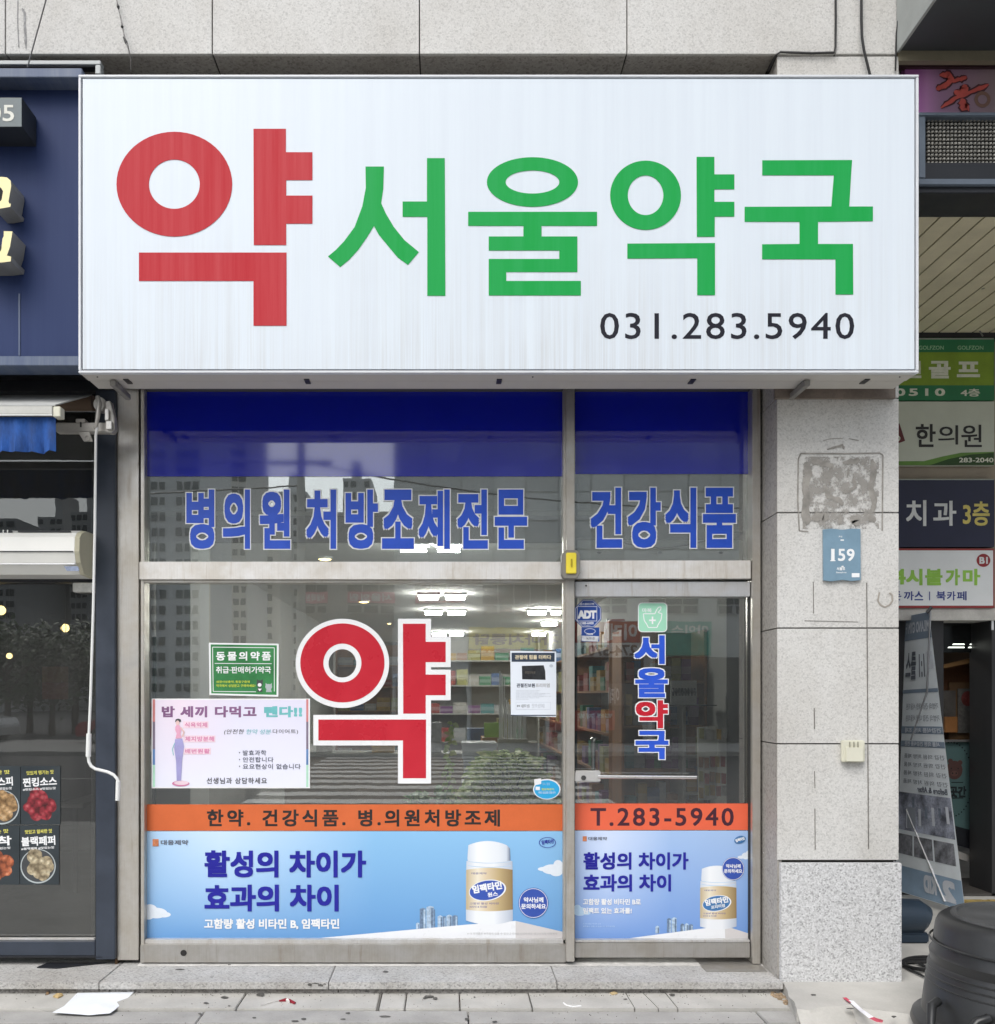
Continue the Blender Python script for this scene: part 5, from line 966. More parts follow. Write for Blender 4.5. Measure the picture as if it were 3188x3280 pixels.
# apartment towers far down the side road
def tower(lab, a, c, top, L, col, nx, ny, seed, side=None):
    t = thing('apartment_tower', lab, 'building', (X((a + c) / 2, L), mY(L), 0), 'apartment towers beyond the crossing'); x0, x1, zt_ = X(a, L), X(c, L), Z(top, L)
    MB().box(x0, x1, mY(L) - 14, mY(L), -.1, zt_).build('wall', col, t); dx = (x1 - x0) / nx; dz = zt_ / ny; MB().box(x0 + dx, x0 + dx * 2.2, mY(L) - 8, mY(L) - 3, zt_, zt_ + 3.5).build('roof_house', col, t)
    w0 = None
    for i in range(nx):
        if (i + seed) % 4 == 3: continue
        for j in range(1, ny):
            if w0 is None:
                w0 = MB().box(x0 + (i + .16) * dx, x0 + (i + .84) * dx, mY(L), mY(L) + .12, (j + .2) * dz, (j + .72) * dz).build('window', WGL, t); wx, wz = (i, j)
            else:
                o_ = w0.copy(); COL.objects.link(o_); o_.parent = t; o_.location = ((i - wx) * dx, 0, (j - wz) * dz)
APT = M('apartment_beige', (.62, .60, .56), .8, var=.05, scale=.2); APT2 = M('apartment_grey', (.56, .565, .56), .8, var=.05, scale=.2)
tower('pale apartment tower mirrored behind the first lettering', 455, 640, 1180, 95, APT2, 7, 22, 0); tower('wide apartment tower just right of the pale one', 648, 790, 1230, 120, APT, 6, 26, 1)
tower('distant slim tower between the apartment blocks and the office', 893, 985, 1575, 150, APT2, 4, 18, 2); tower('distant tower nearest the office block', 1098, 1188, 1532, 150, APT2, 4, 20, 1); tower('low distant slab behind the power lines', 780, 900, 1690, 140, APT, 5, 14, 3)
tower('tower seen dark in the smoky glass, leftmost', -260, 50, 1660, 90, APT2, 9, 17, 1); tower('tower seen dark in the smoky glass, middle', 120, 200, 1655, 110, APT2, 4, 20, 2); tower('tower seen dark in the smoky glass, beside the post', 225, 320, 1640, 100, APT2, 5, 18, 0)
tower('far slab at the street end on the left', 985, 1098, 1700, 160, APT, 5, 13, 0)
# trees along the far side
def treeat(px, L, h, rad, lab, seed):
    rr_ = random.Random(seed); x, y = X(px, L), mY(L); t = thing('street_tree', lab, 'tree', (x, y, -.1), 'street trees across the road'); mb = MB(); tb = MB(); tb.tube([(x, y, -.15), (x + .05, y, h * .35), (x, y + .05, h * .6)], [.16, .12, .07], 8)
    for i in range(7): a = i * .9; tb.tube([(x, y, h * (.35 + .04 * i)), (x + rad * .6 * math.cos(a), y + rad * .6 * math.sin(a), h * (.6 + .04 * i))], [.06, .02], 5)
    for i in range(900):
        cl = i // 45; rc = random.Random(seed * 100 + cl); a = rc.random() * 6.28; q = rad * .75 * math.sqrt(rc.random()); c = Vector((x + q * math.cos(a), y + q * math.sin(a), h * (.34 + .6 * rc.random())))
        p = c + Vector((rr_.gauss(0, .35), rr_.gauss(0, .35), rr_.gauss(0, .3))); leaf(mb, p, Vector((rr_.uniform(-1, 1), rr_.uniform(-1, 1), rr_.uniform(-.8, .8))), Vector((0, .3, 1)), .28, .18)
    mb.build('crown', TL, t); tb.build('trunk', M('bark', (.12, .09, .07), .9), t)
TL = leafm('tree_leaf', (.025, .06, .015), (.07, .13, .03))
for i, (px, L) in enumerate(((-60, 40), (20, 38), (95, 42), (165, 39), (240, 41), (320, 44))): treeat(px, L, 4.3 + .3 * (i % 3), 1.7, 'green street tree %s across the road' % ('at the far left', 'second from the far left', 'third from the far left', 'fourth from the far left', 'fifth from the far left', 'nearest the pharmacy')[i], i + 1)
# utility pole, wires
t = thing('utility_pole', 'concrete utility pole with crossarm across the road', 'utility pole', (X(965, 27), mY(27), -.1)); x, y = X(965, 27), mY(27); MB().tube([(x, y, -.1), (x, y, 9.5)], [.16, .11], 12).build('pole', CONC, t); MB().box(x - .9, x + .9, y - .05, y + .05, 8.2, 8.3).build('crossarm', BLACKM, t)
for i, (a, b) in enumerate((((x, y, 8.3), (12, -17, 7.2)), ((x, y, 7.6), (-30, -9, 6.5)), ((x, y, 8.25), (-34, -12, 9.5)))):
    P_ = [(a[0] + (b[0] - a[0]) * k / 12, a[1] + (b[1] - a[1]) * k / 12, a[2] + (b[2] - a[2]) * k / 12 - 1.2 * (k / 12) * (1 - k / 12) * 2) for k in range(13)]; tag(MB().tube(P_, .025, 5).build('overhead_wire', CAB), ('overhead wire running right from the utility pole', 'lower overhead wire running left from the utility pole', 'upper overhead wire running left from the utility pole')[i], 'wire')
# parked cars
def car(px, L, col, cname, lab):
    x, y = X(px, L), mY(L); t = thing('parked_car', lab, 'car', (x, y, -.12), 'cars parked across the road'); z = -.12
    pr = [(-2.1, .35), (-2.15, .62), (-1.95, .82), (-1.3, .9), (-.75, 1.38), (.55, 1.42), (1.25, .98), (2.0, .88), (2.15, .62), (2.1, .32)]
    mb = MB(); n_ = len(pr); vs = [(x + a, y + s_ * (.86 if b < 1 else .68), z + b) for s_ in (1, -1) for a, b in pr]; mb.add(vs, [tuple(range(n_)), tuple(range(2 * n_ - 1, n_ - 1, -1))] + [(i, i + n_, (i + 1) % n_ + n_, (i + 1) % n_) for i in range(n_)]); mb.build('body', M('car_' + cname, col, .25, coat=.6, var=.02), t, bevel=.03)
    for q in ([(-1.1, .93), (-.68, 1.32), (-.1, 1.35), (-.1, .95)], [(0, .95), (0, 1.35), (.5, 1.35), (1.05, .98)]):
        for s_ in (1, -1): mb = MB(); mb.add([(x + a, y + s_ * (.885 if b < 1 else .70), z + b) for a, b in q], [(0, 1, 2, 3)]); mb.build('side_window', WGL, t)
    for a in (-1.35, 1.35):
        for s_ in (1, -1): wl = MB().tube([(x + a, y + s_ * .68, z + .32), (x + a, y + s_ * .9, z + .32)], .32, 18).build('wheel', M('tyre', (.02, .02, .02), .8), t); MB().tube([(x + a, y + s_ * .9, z + .32), (x + a, y + s_ * .91, z + .32)], .2, 14).build('rim', ALU, wl)
    for s_ in (.6, -.6): MB().box(x + 2.06, x + 2.13, y + s_ - .14, y + s_ + .14, z + .58, z + .72).build('headlight', SKIN, t)
car(-170, 32, (.62, .63, .64), 'white', 'white parked car mirrored at the left edge of the smoky glass'); car(480, 31, (.40, .03, .04), 'red', 'dark red parked car mirrored beside the frame post')
car(2700, 24, (.45, .46, .47), 'silver', 'silver parked car across the road opposite the passage')
# ================================================================== passage at the right
WD = 6.95
pas = thing('passage_building', 'neighbouring building front with slatted soffit and dark entrance', 'building', (4.6, 7.2, .05))
MB().box(2.42, 12, WD + .05, WD + .3, EYE + .62, 4.4).build('wall', M('brown_board', (0.338, 0.286, 0.221), .7, var=.1), pas)
MB().box(2.42, 12, WD + .02, WD + .3, Z(1986, WD), Z(1948, WD)).build('lintel_beam', M('pale_beam', (.50, .49, .46), .8, var=.18, scale=8), pas)
MB().box(2.42, 14, 5.09, WD + .3, EYE + 2.80, 12).build('upper_wall', M('upper_wall_grey', (.30, .30, .29), .8), pas)
SLT = M('soffit_slat', (0.675, 0.621, 0.446), .6, var=.08)
x = 2.40; zc = EYE + 2.69
MB().box(2.38, 9, 4.9, WD + .1, zc + .012, zc + .095).build('backing', BLACKM, pas)
while x < 6.6: MB().box(x + .006, x + .119, 4.95, WD + .04, zc, zc + .011).build('slat', SLT, pas); x += .125
MB().box(2.38, 12, WD + .0, WD + .06, zc - .05, zc + .1).build('dark_trim', BLACKM, pas)
ST = M('slate_dark', (.045, .05, .055), .5, var=.1)
# dark overhanging sign box high above
oh = thing('overhead_sign_box', 'dark slate underside of a big sign box high at the right corner', 'sign box', (4.2, 4.3, Z(170, 4.9)))
mb = MB(); D1, D0_ = 4.93, 3.6; z_ = Z(172, D1)
mb.box(X(2878, D1), 9, 4.42, 4.92, z_ + .01, z_ + 1.2); mb.build('case', ST, oh)
MB().box(X(2870, D1), X(2880, D1) - .002, 4.42, 4.92, z_, z_ + 1.2).build('edge_trim', M('pale_grey_trim', (.34, .36, .35), .5, metal=.2), oh)
MB().box(X(2878, D1), 9, 4.925, 4.96, Z(196, D1), Z(150, D1)).build('beige_strip', M('beige_strip', (.24, .215, .15), .6), oh)
MB().box(X(2878, 5.0), 9, 5.0, 5.03, Z(214, 5.0), Z(192, 5.0)).build('dark_strip', M('maroon_dark', (.05, .02, .025), .6), oh)
ps = thing('purple_sign', 'purple pink sign with coral brush lettering above the display panel', 'sign', (X(3060, 5.02), 5.05, Z(360, 5.02)))
PU = side_print('purple_print', [(0, (.50, .18, .48)), (.12, (.58, .28, .54)), (.3, (.42, .24, .38)), (1, (.38, .28, .30))], X(2940, 5.02), X(3188, 5.02))
MB().pbox(2900, 212, 3600, 362, 5.02, .05).build('panel', PU, ps); CR = M('coral_print', (0.720, 0.128, 0.105), .5, var=.2); CRD = M('brown_outline', (.10, .04, .05), .5)
for D_, m_, e_ in ((5.0175, CRD, 6), (5.0165, CR, 0)):
    for i, (p, wd) in enumerate((([(3010, 240), (3040, 238), (3050, 255), (3025, 275), (3000, 286)], 9), ([(3052, 262), (3085, 250), (3098, 245)], 8), ([(3058, 290), (3075, 300), (3092, 285), (3088, 270)], 11), ([(3015, 345), (3060, 315), (3120, 290), (3168, 270)], 7), ([(3080, 315), (3090, 345), (3105, 340)], 14))):
        mb = MB(); blob(mb, p, wd + e_, D_ - i * .0001, i); mb.build('brush_stroke', m_, ps)
MB().ring(3148, 318, 26, 26, 15, 15, 5.0165).build('brush_ring', M('tan_print', (.30, .17, .13), .5), ps)
# LED display
led = thing('led_display', 'grey framed matrix display panel under the purple sign', 'display', (X(3070, 4.9), 4.95, Z(600, 4.9)))
LM = M('led_frame', (.13, .16, .20), .4, metal=.2)
for b in ((2943, 358, 3700, 371), (2943, 571, 3700, 592), (2943, 372, 2966, 570)): MB().pbox(*b, 4.88, .12).build('frame', LM, led, bevel=.004)
MB().pbox(2945, 594, 3700, 618, 4.9, .25).build('lower_case', BLACKM, led, bevel=.003); MB().pbox(2966, 371, 3700, 571, 4.93, .05).build('matrix_board', M('led_black', (.012, .012, .012), .6), led)
mb = MB(); LX = [2972 + i * 12.4 for i in range(20)]; LY = [381 + j * 12.4 for j in range(16)]
for a in LX:
    for b in LY: mb.poly([(a, b), (a + 7, b - 1), (a + 7, b + 5), (a + 1, b + 5)], 4.915, .012)
tag(mb.build('led_lamps', M('led_lens', (0.390, 0.377, 0.338), .25, var=.4, scale=60), led), kind='stuff')
# round ceiling lamp
cl = thing('ceiling_lamp', 'old round glass lamp hanging under the slatted soffit', 'lamp', (X(3150, 6.2), 6.2, Z(860, 6.2)))
c = (X(3150, 6.2), 6.2, Z(860, 6.2)); MB().lathe(c, [(.03, 0), (.075, .02), (.085, .2), (.08, .24)], 16).build('glass_shade', M('old_glass', (.38, .35, .27), .3), cl); MB().lathe((c[0], c[1], c[2] + .24), [(.11, 0), (.16, .03), (.12, .09), (.03, .1)], 16).build('base', M('brass_dark', (.22, .16, .11), .4, metal=.4), cl); MB().tube([(c[0], 6.2, c[2] + .33), (c[0], 6.2, zc)], .012, 6).build('rod', BLACKM, cl)
# stacked shop signs on the wall
def wsign(label, y0, y1, m, right=3186, trim=True):
    t = thing('tenant_sign', label, 'sign', (X(3030, WD), WD, Z(y1, WD)), 'tenant signs stacked beside the entrance'); MB().pbox(2770, y0, right, y1, WD, .045).build('panel', m, t)
    return t
def wt(t, s, bx, m, bold=.03, d=.002, space=1.0): letters('lettering', s, bx, WD - d, m, t, bold, space)
def wr(t, b, m, d=.001, name='print'): MB().rect(*b, WD - d).build(name, m, t)
PW = M('sign_print_white', (0.728, 0.756, 0.644), .5, var=.1, scale=20)
g = wsign('green golf sign, topmost of the tenant signs', 1081, 1282, M('golf_green', (0.025, 0.204, 0.085), .5, var=.1)); wr(g, (2772, 1128, 3184, 1234), M('golf_lime', (0.238, 0.374, 0.034), .5, var=.12)); wr(g, (2772, 1083, 3184, 1087), M('pale_line', (.36, .40, .36), .5))
GT = M('golf_small_text', (0.330, 0.600, 0.375), .5); wt(g, 'GOLFZON', (2944, 1107, 3024, 1120), GT, .02); wt(g, 'GOLFZON', (3068, 1107, 3151, 1120), GT, .02); wt(g, '골', (2976, 1156, 3046, 1212), PW, .04); wt(g, '프', (3066, 1158, 3140, 1208), PW, .04); wt(g, '린', (2890, 1156, 2952, 1211), PW, .04); wt(g, '0510', (2868, 1244, 3028, 1268), PW, .03, space=1.3); wt(g, '4층', (3078, 1245, 3140, 1270), PW, .02)
g = wsign('pale clinic sign with black brush letters, second from the top', 1286, 1490, M('clinic_pale', (0.578, 0.612, 0.527), .5, var=.04)); wt(g, '한', (2934, 1358, 2998, 1432), BLACKV, .02); wt(g, '의', (3006, 1362, 3070, 1424), BLACKV, .01); wt(g, '원', (3080, 1360, 3146, 1432), BLACKV, .01)
MB().poly([(2772, 1478), (2960, 1477), (3020, 1462), (3080, 1450), (3185, 1447), (3185, 1490), (2772, 1490)], WD - .001).build('swoosh', M('swoosh_green', (0.128, 0.272, 0.048), .5), g); MB().poly([(2980, 1490), (3040, 1470), (3110, 1456), (3185, 1450), (3185, 1490)], WD - .002).build('swoosh', M('swoosh_dark', (.025, .07, .015), .5), g); wt(g, '283-2040', (3073, 1466, 3183, 1481), PW, .02, .003)
MB().poly([(2850, 1362), (2882, 1356), (2900, 1412), (2862, 1426)], WD - .001).build('stamp', M('stamp_red', (.12, .02, .025), .5), g); MB().ring(2876, 1404, 9, 9, 5, 5, WD - .002).build('stamp_ring', PW, g)
g = wsign('navy dental sign with white letters, third from the top', 1537, 1752, M('dental_navy', (0.016, 0.018, 0.052), .4)); wr(g, (2772, 1534, 3184, 1537.5), M('pale_line', (.36, .40, .36), .5)); PWB = M('sign_print_bright', (.72, .74, .74), .5); wt(g, '튼', (2806, 1606, 2878, 1684), PWB, .03); wt(g, '치', (2903, 1602, 2968, 1685), PWB, .02); wt(g, '과', (2990, 1604, 3064, 1684), PWB, .02); wt(g, '3층', (3085, 1606, 3171, 1684), M('print_gold_text', (0.676, 0.572, 0.156), .5), .02)
g = wsign('white sauna sign with red border, lowest of the tenant signs', 1757, 1947, M('red_border', (0.300, 0.036, 0.036), .5)); wr(g, (2774, 1763, 3182, 1940), M('sauna_white', (0.780, 0.806, 0.819), .5, var=.03)); wt(g, '4', (2862, 1822, 2902, 1872), M('print_lime', (0.308, 0.588, 0.084), .5), .03, .003)
for ch, a, b in (('시', 2903, 2956), ('불', 2964, 3020), ('가', 3030, 3076), ('마', 3085, 3141)): wt(g, ch, (a, 1822, b, 1875), MC['print_lime'], .04, .003)
NB = M('print_navy_text', (0.020, 0.040, 0.250), .5)
for ch, a, b in (('돈', 2850, 2888), ('까', 2896, 2928), ('스', 2930, 2958), ('북', 3000, 3030), ('카', 3034, 3062), ('페', 3066, 3097)): wt(g, ch, (a, 1894, b, 1923), NB, .02, .003)
wr(g, (2977, 1895, 2980, 1923), NB, .003); MB().disc(3151, 1795, 22, 21, WD - .003).build('badge', M('badge_red', (.30, .025, .03), .5), g); wt(g, 'B1', (3138, 1784, 3165, 1806), PWB, .04, .004)
# conduit on the wall
tag(MB().tube([(X(3142, 6.5), WD - .03, Z(900, WD)), (X(3142, WD), WD - .03, Z(1082, WD))], .006, 6).build('conduit', M('grey_wire', (.22, .22, .22), .4)), 'thin vertical conduit between the round lamp and the golf sign', 'conduit')
# entrance
ent = thing('entrance', 'dark glazed entrance with a teal panel beyond the leaning banner', 'entrance', (X(3090, 7.2), 7.3, .055))
MB().box(2.42, X(2990, 7.2), 7.05, 7.2, .05, Z(1986, 7.05)).build('side_panel', M('entry_dark', (.025, .025, .027), .4), ent)
MB().box(X(3178, 7.0), 9, 7.0, 7.3, .05, Z(1986, 7.0)).build('jamb', M('jamb_black', (.03, .03, .032), .4), ent); MB().pbox(3178, 1986, 3184, 2018, 6.99, .01).build('jamb_light', SKIN, ent)
MB().box(2.42, 9, 11.0, 11.2, .05, 3).build('rear_wall', M('entry_brown', (.10, .055, .025), .7, var=.4), ent); MB().box(2.42, 9, 7.2, 11, 2.62, 2.7).build('ceiling', M('entry_ceiling', (.02, .02, .02), .5), ent)
def ep(a, b, c, d, D, dep, m, name): return MB().pbox(a, b, c, d, D, dep).build(name, m, ent)
ep(2980, 1984, 3180, 2090, 7.28, .04, M('glass_dark_top', (.012, .014, .014), .15), 'top_pane')
TB = emitter('reflected_tube', (.9, .95, .85), 1.6)  # glowing strips painted on the dark top pane as reflections of lamps
for a, b, c in ((3040, 3090, 2072), (3105, 3135, 2072), (3055, 3090, 2062), (3110, 3135, 2062)): MB().poly([(a, c), (b, c), (b, c + 3.5), (a - 3, c + 3.5)], 7.275, .003).build('lamp_reflection', TB, ent)
MB().poly([(3000, 2135), (3080, 2115), (3178, 2095), (3178, 2108), (3085, 2128), (3000, 2146)], 7.4, .02).build('warm_edge', M('amber_edge', (.30, .16, .06), .5), ent)
ep(2990, 2128, 3180, 2370, 7.6, .05, M('entry_panel_brown', (.11, .045, .018), .5, var=.4), 'wood_panel'); ep(3042, 2186, 3132, 2380, 7.56, .02, M('sheet_frame', (.15, .085, .04), .6), 'notice_board')
ep(3070, 2206, 3136, 2348, 7.53, .01, M('notice_grey', (.14, .135, .125), .5, var=.3, scale=30), 'notice'); ep(3024, 2212, 3062, 2330, 7.53, .01, M('notice_pale', (.12, .11, .10), .5, var=.3), 'notice'); MB().disc(3100, 2238, 20, 24, 7.525).build('notice_picture', M('notice_red', (.22, .05, .045), .6, var=.5, scale=20), ent)
ep(3028, 2296, 3068, 2346, 7.5, .04, M('orange_box', (.34, .15, .05), .5, var=.2), 'orange_case')
TEALP = M('teal_panel', (0.083, 0.150, 0.150), .4, var=.05); ep(3002, 2372, 3180, 2666, 7.42, .03, TEALP, 'teal_panel'); MB().poly([(3040, 2640), (3180, 2678), (3180, 2740), (3040, 2700)], 7.40, .015).build('skirting', BLACKM, ent); ep(2990, 2370, 3178, 2377, 7.38, .05, M('grey_rail', (.13, .13, .13), .4), 'rail')
PIG = M('pig_brown', (.09, .045, .04), .6); DN2 = M('logo_navy', (.012, .016, .02), .6); mb = MB()
for k in range(26): a = R(-95 + k * 7.4); cx, cy = 3045 + 72 * math.cos(a), 2497 + 120 * math.sin(a); mb.disc(cx, cy, 2.6, 2.6, 7.4185, 0, 8)
mb.build('logo_dots', DN2, ent)
MB().disc(3058, 2467, 26, 30, 7.4185, 0, 24).build('pig_face', PIG, ent); MB().disc(3045, 2438, 8, 8, 7.418, 0, 12).build('pig_ear', PIG, ent); MB().disc(3076, 2443, 8, 8, 7.418, 0, 12).build('pig_ear', PIG, ent); MB().disc(3058, 2478, 12, 9, 7.417, 0, 14).build('pig_snout', M('pig_snout', (.14, .07, .06), .6), ent)
for a in (3052, 3064): MB().disc(a, 2477, 2.5, 3, 7.416, 0, 8).build('nostril', BLACKV, ent)
for a in (3048, 3070): MB().disc(a, 2462, 2.5, 2.5, 7.416, 0, 8).build('pig_eye', BLACKV, ent)
lettering(MB(), '곳간', (3042, 2518, 3096, 2555), 7.4185, .05).build('logo_lettering', DN2, ent); MB().rect(3048, 2505, 3086, 2508, 7.4185).build('logo_line', DN2, ent); MB().rect(3050, 2555, 3086, 2558, 7.4185).build('logo_line', DN2, ent)
lf = MB().poly([(3060, 2722), (3184, 2770), (3184, 2790), (3060, 2746)], 7.36, .02); lf.build('door_sweep', ALU, ent)
MB().box(X(2900, 7.3), 9, 7.0, 7.6, .05, .075).build('door_sill', M('sill_dark', (.06, .055, .05), .6), ent)
# tactile paving
TP = M('tactile_ochre', (0.364, 0.266, 0.084), .8, var=.25, scale=14); tp = thing('tactile_paving', 'ochre tactile paving tiles with studs and bars before the entrance', 'paving', (4.4, 6.7, .056))
for i in range(6):
    x0 = 3.62 + i * .303
    tl = MB().box(x0, x0 + .3, 7.02, 7.32, .0562, .062).build('tile', TP, tp); mb = MB()
    for a in range(6):
        for b in range(6): mb.lathe((x0 + .025 + a * .05, 7.045 + b * .05, .062), [(.017, 0), (.013, .005)], 8)
    mb.build('stud', TP, tl); tl2 = MB().box(x0, x0 + .3, 6.55, 6.85, .0562, .062).build('tile', TP, tp); mb = MB()
    for a in range(5): mb.box(x0 + .02, x0 + .28, 6.575 + a * .058, 6.605 + a * .058, .062, .067)
    mb.build('bar', TP, tl2)
# leaning banner seen from behind
bt = thing('banner_stand', 'leaning printed banner on a stand seen from behind beside the pillar', 'banner', (3.4, 6.7, .056))
A = Vector((X(3093, 6.25), 6.25, Z(2920, 6.25))); B = Vector((X(2880, 7.0), 7.0, Z(2855, 7.0))); Ct = Vector((X(2976, 6.75), 6.75, Z(1959, 6.75))); Dt = Vector((X(2873, 7.2), 6.98, Z(1978, 7.2)))
# u runs 0 (pillar side) .. 1 (near edge), v 0 top .. 1 bottom; the cloth hangs a bit past the frame
def bp(u, v, off=0.0):
    l = Dt.lerp(B, v); r = Ct.lerp(A, v); p = l.lerp(r, u); n = (r - l).cross(B - Dt).normalized(); n = n if n.y < 0 else -n
    return tuple(p + n * (off + .012 * math.sin(u * 3.1) * math.sin(v * 3.1)))
def bq(mb, u0, v0, u1, v1, off, nu=4, nv=8):
    vs = [bp(u0 + (u1 - u0) * i / nu, v0 + (v1 - v0) * j / nv, off) for j in range(nv + 1) for i in range(nu + 1)]; mb.add(vs, [(j * (nu + 1) + i, j * (nu + 1) + i + 1, (j + 1) * (nu + 1) + i + 1, (j + 1) * (nu + 1) + i) for j in range(nv) for i in range(nu)], True); return mb
BW_ = M('banner_back', (.80, .86, .90), .6, var=.05); BS = M('banner_slate', (0.234, 0.299, 0.390), .6, var=.08); BG_ = M('banner_grey', (.20, .24, .30), .6, var=.3, scale=30)
BPH = M('banner_photo', (.36, .39, .48), .6, var=.7, scale=9)
bq(MB(), -.25, 0, 1, 1, 0, 8, 16).build('cloth', BW_, bt)
for v0, v1, m in ((0, .092, BS), (.268, .283, BS), (.40, .428, BS), (.452, .475, BS)): bq(MB(), -.25, v0 + .002, .998, v1, .002).build('printed_band', m, bt)
bq(MB(), -.25, .64, .985, .775, .002).build('printed_photo', BPH, bt)
for i in range(3): bq(MB(), -.1 + i * .36, .79, .23 + i * .36, .862, .002).build('printed_photo', M('banner_photo_small', (.26, .27, .30), .6, var=.6, scale=14), bt)
bq(MB(), -.25, .905, .998, .998, .002).build('printed_band', M('banner_slate_blue', (.30, .42, .56), .6), bt)
def btxt(s, u0, v0, u1, v1, m, off=.004, bold=.03): lettering(MB(), s, (u0, v0, u1, v1), 0, bold, mirror=True, tr=lambda a, b, k: bp(a, b, off - k * .00002)).build('lettering', m, bt)
BT = M('banner_pale_text', (.66, .70, .76), .6); BT2 = M('banner_dim_text', (.17, .19, .23), .6)
btxt('MILANO GYM F', -.2, .028, .95, .068, BT); btxt('1:1 클스', -.1, .135, .66, .235, BT2); bq(MB(), .72, .14, .95, .2, .003).build('printed_mark', BT, bt)
for v in (.32, .362): btxt('가방의 건강 대한 서울의원', 0, v, .96, v + .022, BT2, bold=.0)
btxt('건강식품 처방 조제', 0, .407, .97, .425, BT, .005); btxt('서울 의원 건강식품 전문', 0, .455, .9, .472, BT, .005)
for v in (.50, .53, .56, .59): btxt('건강 의원 처방 제품', .0, v, .97, v + .016, BT2, bold=.0)
btxt('Before & After', .35, .612, .95, .632, BT2, .005)
bq(MB(), .12, .69, .3, .765, .004).build('printed_figure', M('banner_paper', (.30, .33, .38), .6), bt)
rf = random.Random(2)
for i in range(7): u = .1 + i * .13; bq(MB(), u, .65 + rf.random() * .05, u + .05, .70 + rf.random() * .07, .003 + .0002 * i).build('printed_figure', BG_ if i % 2 else BT, bt)
btxt('2', .70, .915, .90, .985, BT, .005, .06); btxt('KID', .42, .915, .62, .975, BT, .005, .06)
PLm = M('banner_pole', (.30, .31, .33), .4, metal=.4)
def off_(p, k): p = Vector(p); return tuple(p + Vector((0, -k, 0)))
MB().tube([off_(bp(.97, .0), .03), off_(bp(.55, .28), .06), off_(bp(.05, .45), .06)], .007, 8).build('pole', PLm, bt)
MB().tube([off_(bp(.02, .70), .05), off_(bp(.62, .985), .09)], .006, 8).build('pole', M('pole_pale', (.62, .63, .64), .4), bt)
MB().tube([Vector(bp(.97, 0)) + Vector((-.02, -.02, -.01)), Vector(bp(.99, 0)) + Vector((.01, -.02, .03))], .012, 8).build('hook', BLACKM, bt)
MB().tube([(X(2885, 6.6), 6.6, .07), (X(2925, 6.5), 6.5, .075)], .008, 6).build('foot', PLm, bt)
# dark blue rounded water weight
ww = thing('water_weight', 'dark blue plastic base weight lying behind the pillar', 'weight', (X(2930, 5.7), 5.8, .056))
MB().tube([(X(2800, 5.6), 5.75, .20), (X(2870, 5.6), 5.75, .20), (X(2980, 5.6), 5.75, .195), (X(2998, 5.6), 5.75, .18), (X(3002, 5.6), 5.75, .175)], [.115, .115, .11, .09, .05], 20).build('body', M('blue_plastic', (.015, .03, .05), .45), ww)
MB().box(X(2800, 5.6), X(2995, 5.6), 5.66, 5.84, .056, .12).build('foot', MC['blue_plastic'], ww, bevel=.01)
# coil of black cable
cc = thing('cable_coil', 'loose coil of black cable on the concrete beside the pillar base', 'cable', (X(2930, 5.2), 5.2, .058))
rc = random.Random(9)
for k in range(6):
    P_ = []; cx, cy = 2935 + k * 6, 3098 + k * 3
    for i in range(25): a = 2 * math.pi * i / 24; D_ = 5.25; P_.append((X(cx, D_) + (.11 + .012 * k) * math.cos(a), D_ - .1 + (.10 + .01 * k) * math.sin(a) * .9, .062 + .004 * k + .004 * math.sin(a * 2 + k)))
    MB().tube(P_, .0055, 6).build('loop', CAB, cc)
for k in range(4): MB().tube([(X(2900, 5.2), 5.22 + .02 * k, .064), (X(2960, 5.1), 5.22 + .015 * k, .07), (X(3010, 5.0), 5.2 - .02 * k, .066), (X(3060, 4.9), 5.1 - .04 * k, .064)], .005, 6).build('strand', CAB, cc)
for k in range(3): MB().tube([(X(2910, 5.1), 5.16 - .02 * k, .064), (X(2950, 5.0), 5.0 - .03 * k, .068), (X(3010, 4.8), 4.84 - .03 * k, .066)], .005, 6).build('strand', CAB, cc)
ys_ = thing('yellow_strap', 'short bright yellow strap on the rim of the black tub', 'strap', (X(3015, 4.6), 4.6, .3)); MB().tube([(X(3021, 4.6), 4.6, Z(3024, 4.6)), (X(3015, 4.6), 4.6, Z(3055, 4.6)), (X(3007, 4.6), 4.6, Z(3085, 4.6))], .006, 6).build('band', M('yellow_strap', (.75, .72, .03), .4), ys_)
# upturned black rubber tub
tb = thing('rubber_tub', 'big upturned black rubber tub with handle at the lower right', 'tub', (X(3300, 4.05), 4.05, .055))
TBM = M('black_rubber', (.018, .019, .020), .38, var=.3, scale=5); TBM2 = M('dusty_rubber', (.055, .057, .058), .7, var=.3, scale=8)
cx, cy = X(3298, 4.15), 4.15; H = Z(2945, 4.15)
MB().lathe((cx, cy, 0), [(.468, .056), (.475, .075), (.468, .1), (.43, .125), (.402, H - .22), (.392, H - .21), (.398, H - .17), (.385, H - .155), (.372, H - .05), (.36, H - .02), (.34, H - .004), (.325, H)], 64).build('body', TBM, tb)
MB().lathe((cx, cy, H), [(.31, .0005), (.305, .012), (.285, .014), (.28, .002), (.265, -.004 + .006), (.1, .004), (.09, .012), (.0005, .012)], 64).build('base_plate', TBM2, tb)
for r_, z_, w_ in ((.392, H - .12, .004), (.40, H - .24, .006), (.404, H - .27, .006), (.408, H - .30, .004), (.412, H - .36, .008), (.418, H - .43, .006), (.424, H - .47, .004)): MB().lathe((cx, cy, z_), [(r_, 0), (r_ + .006, .004), (r_ + .006, .004 + w_), (r_, .008 + w_)], 64, False).build('rib', TBM, tb)
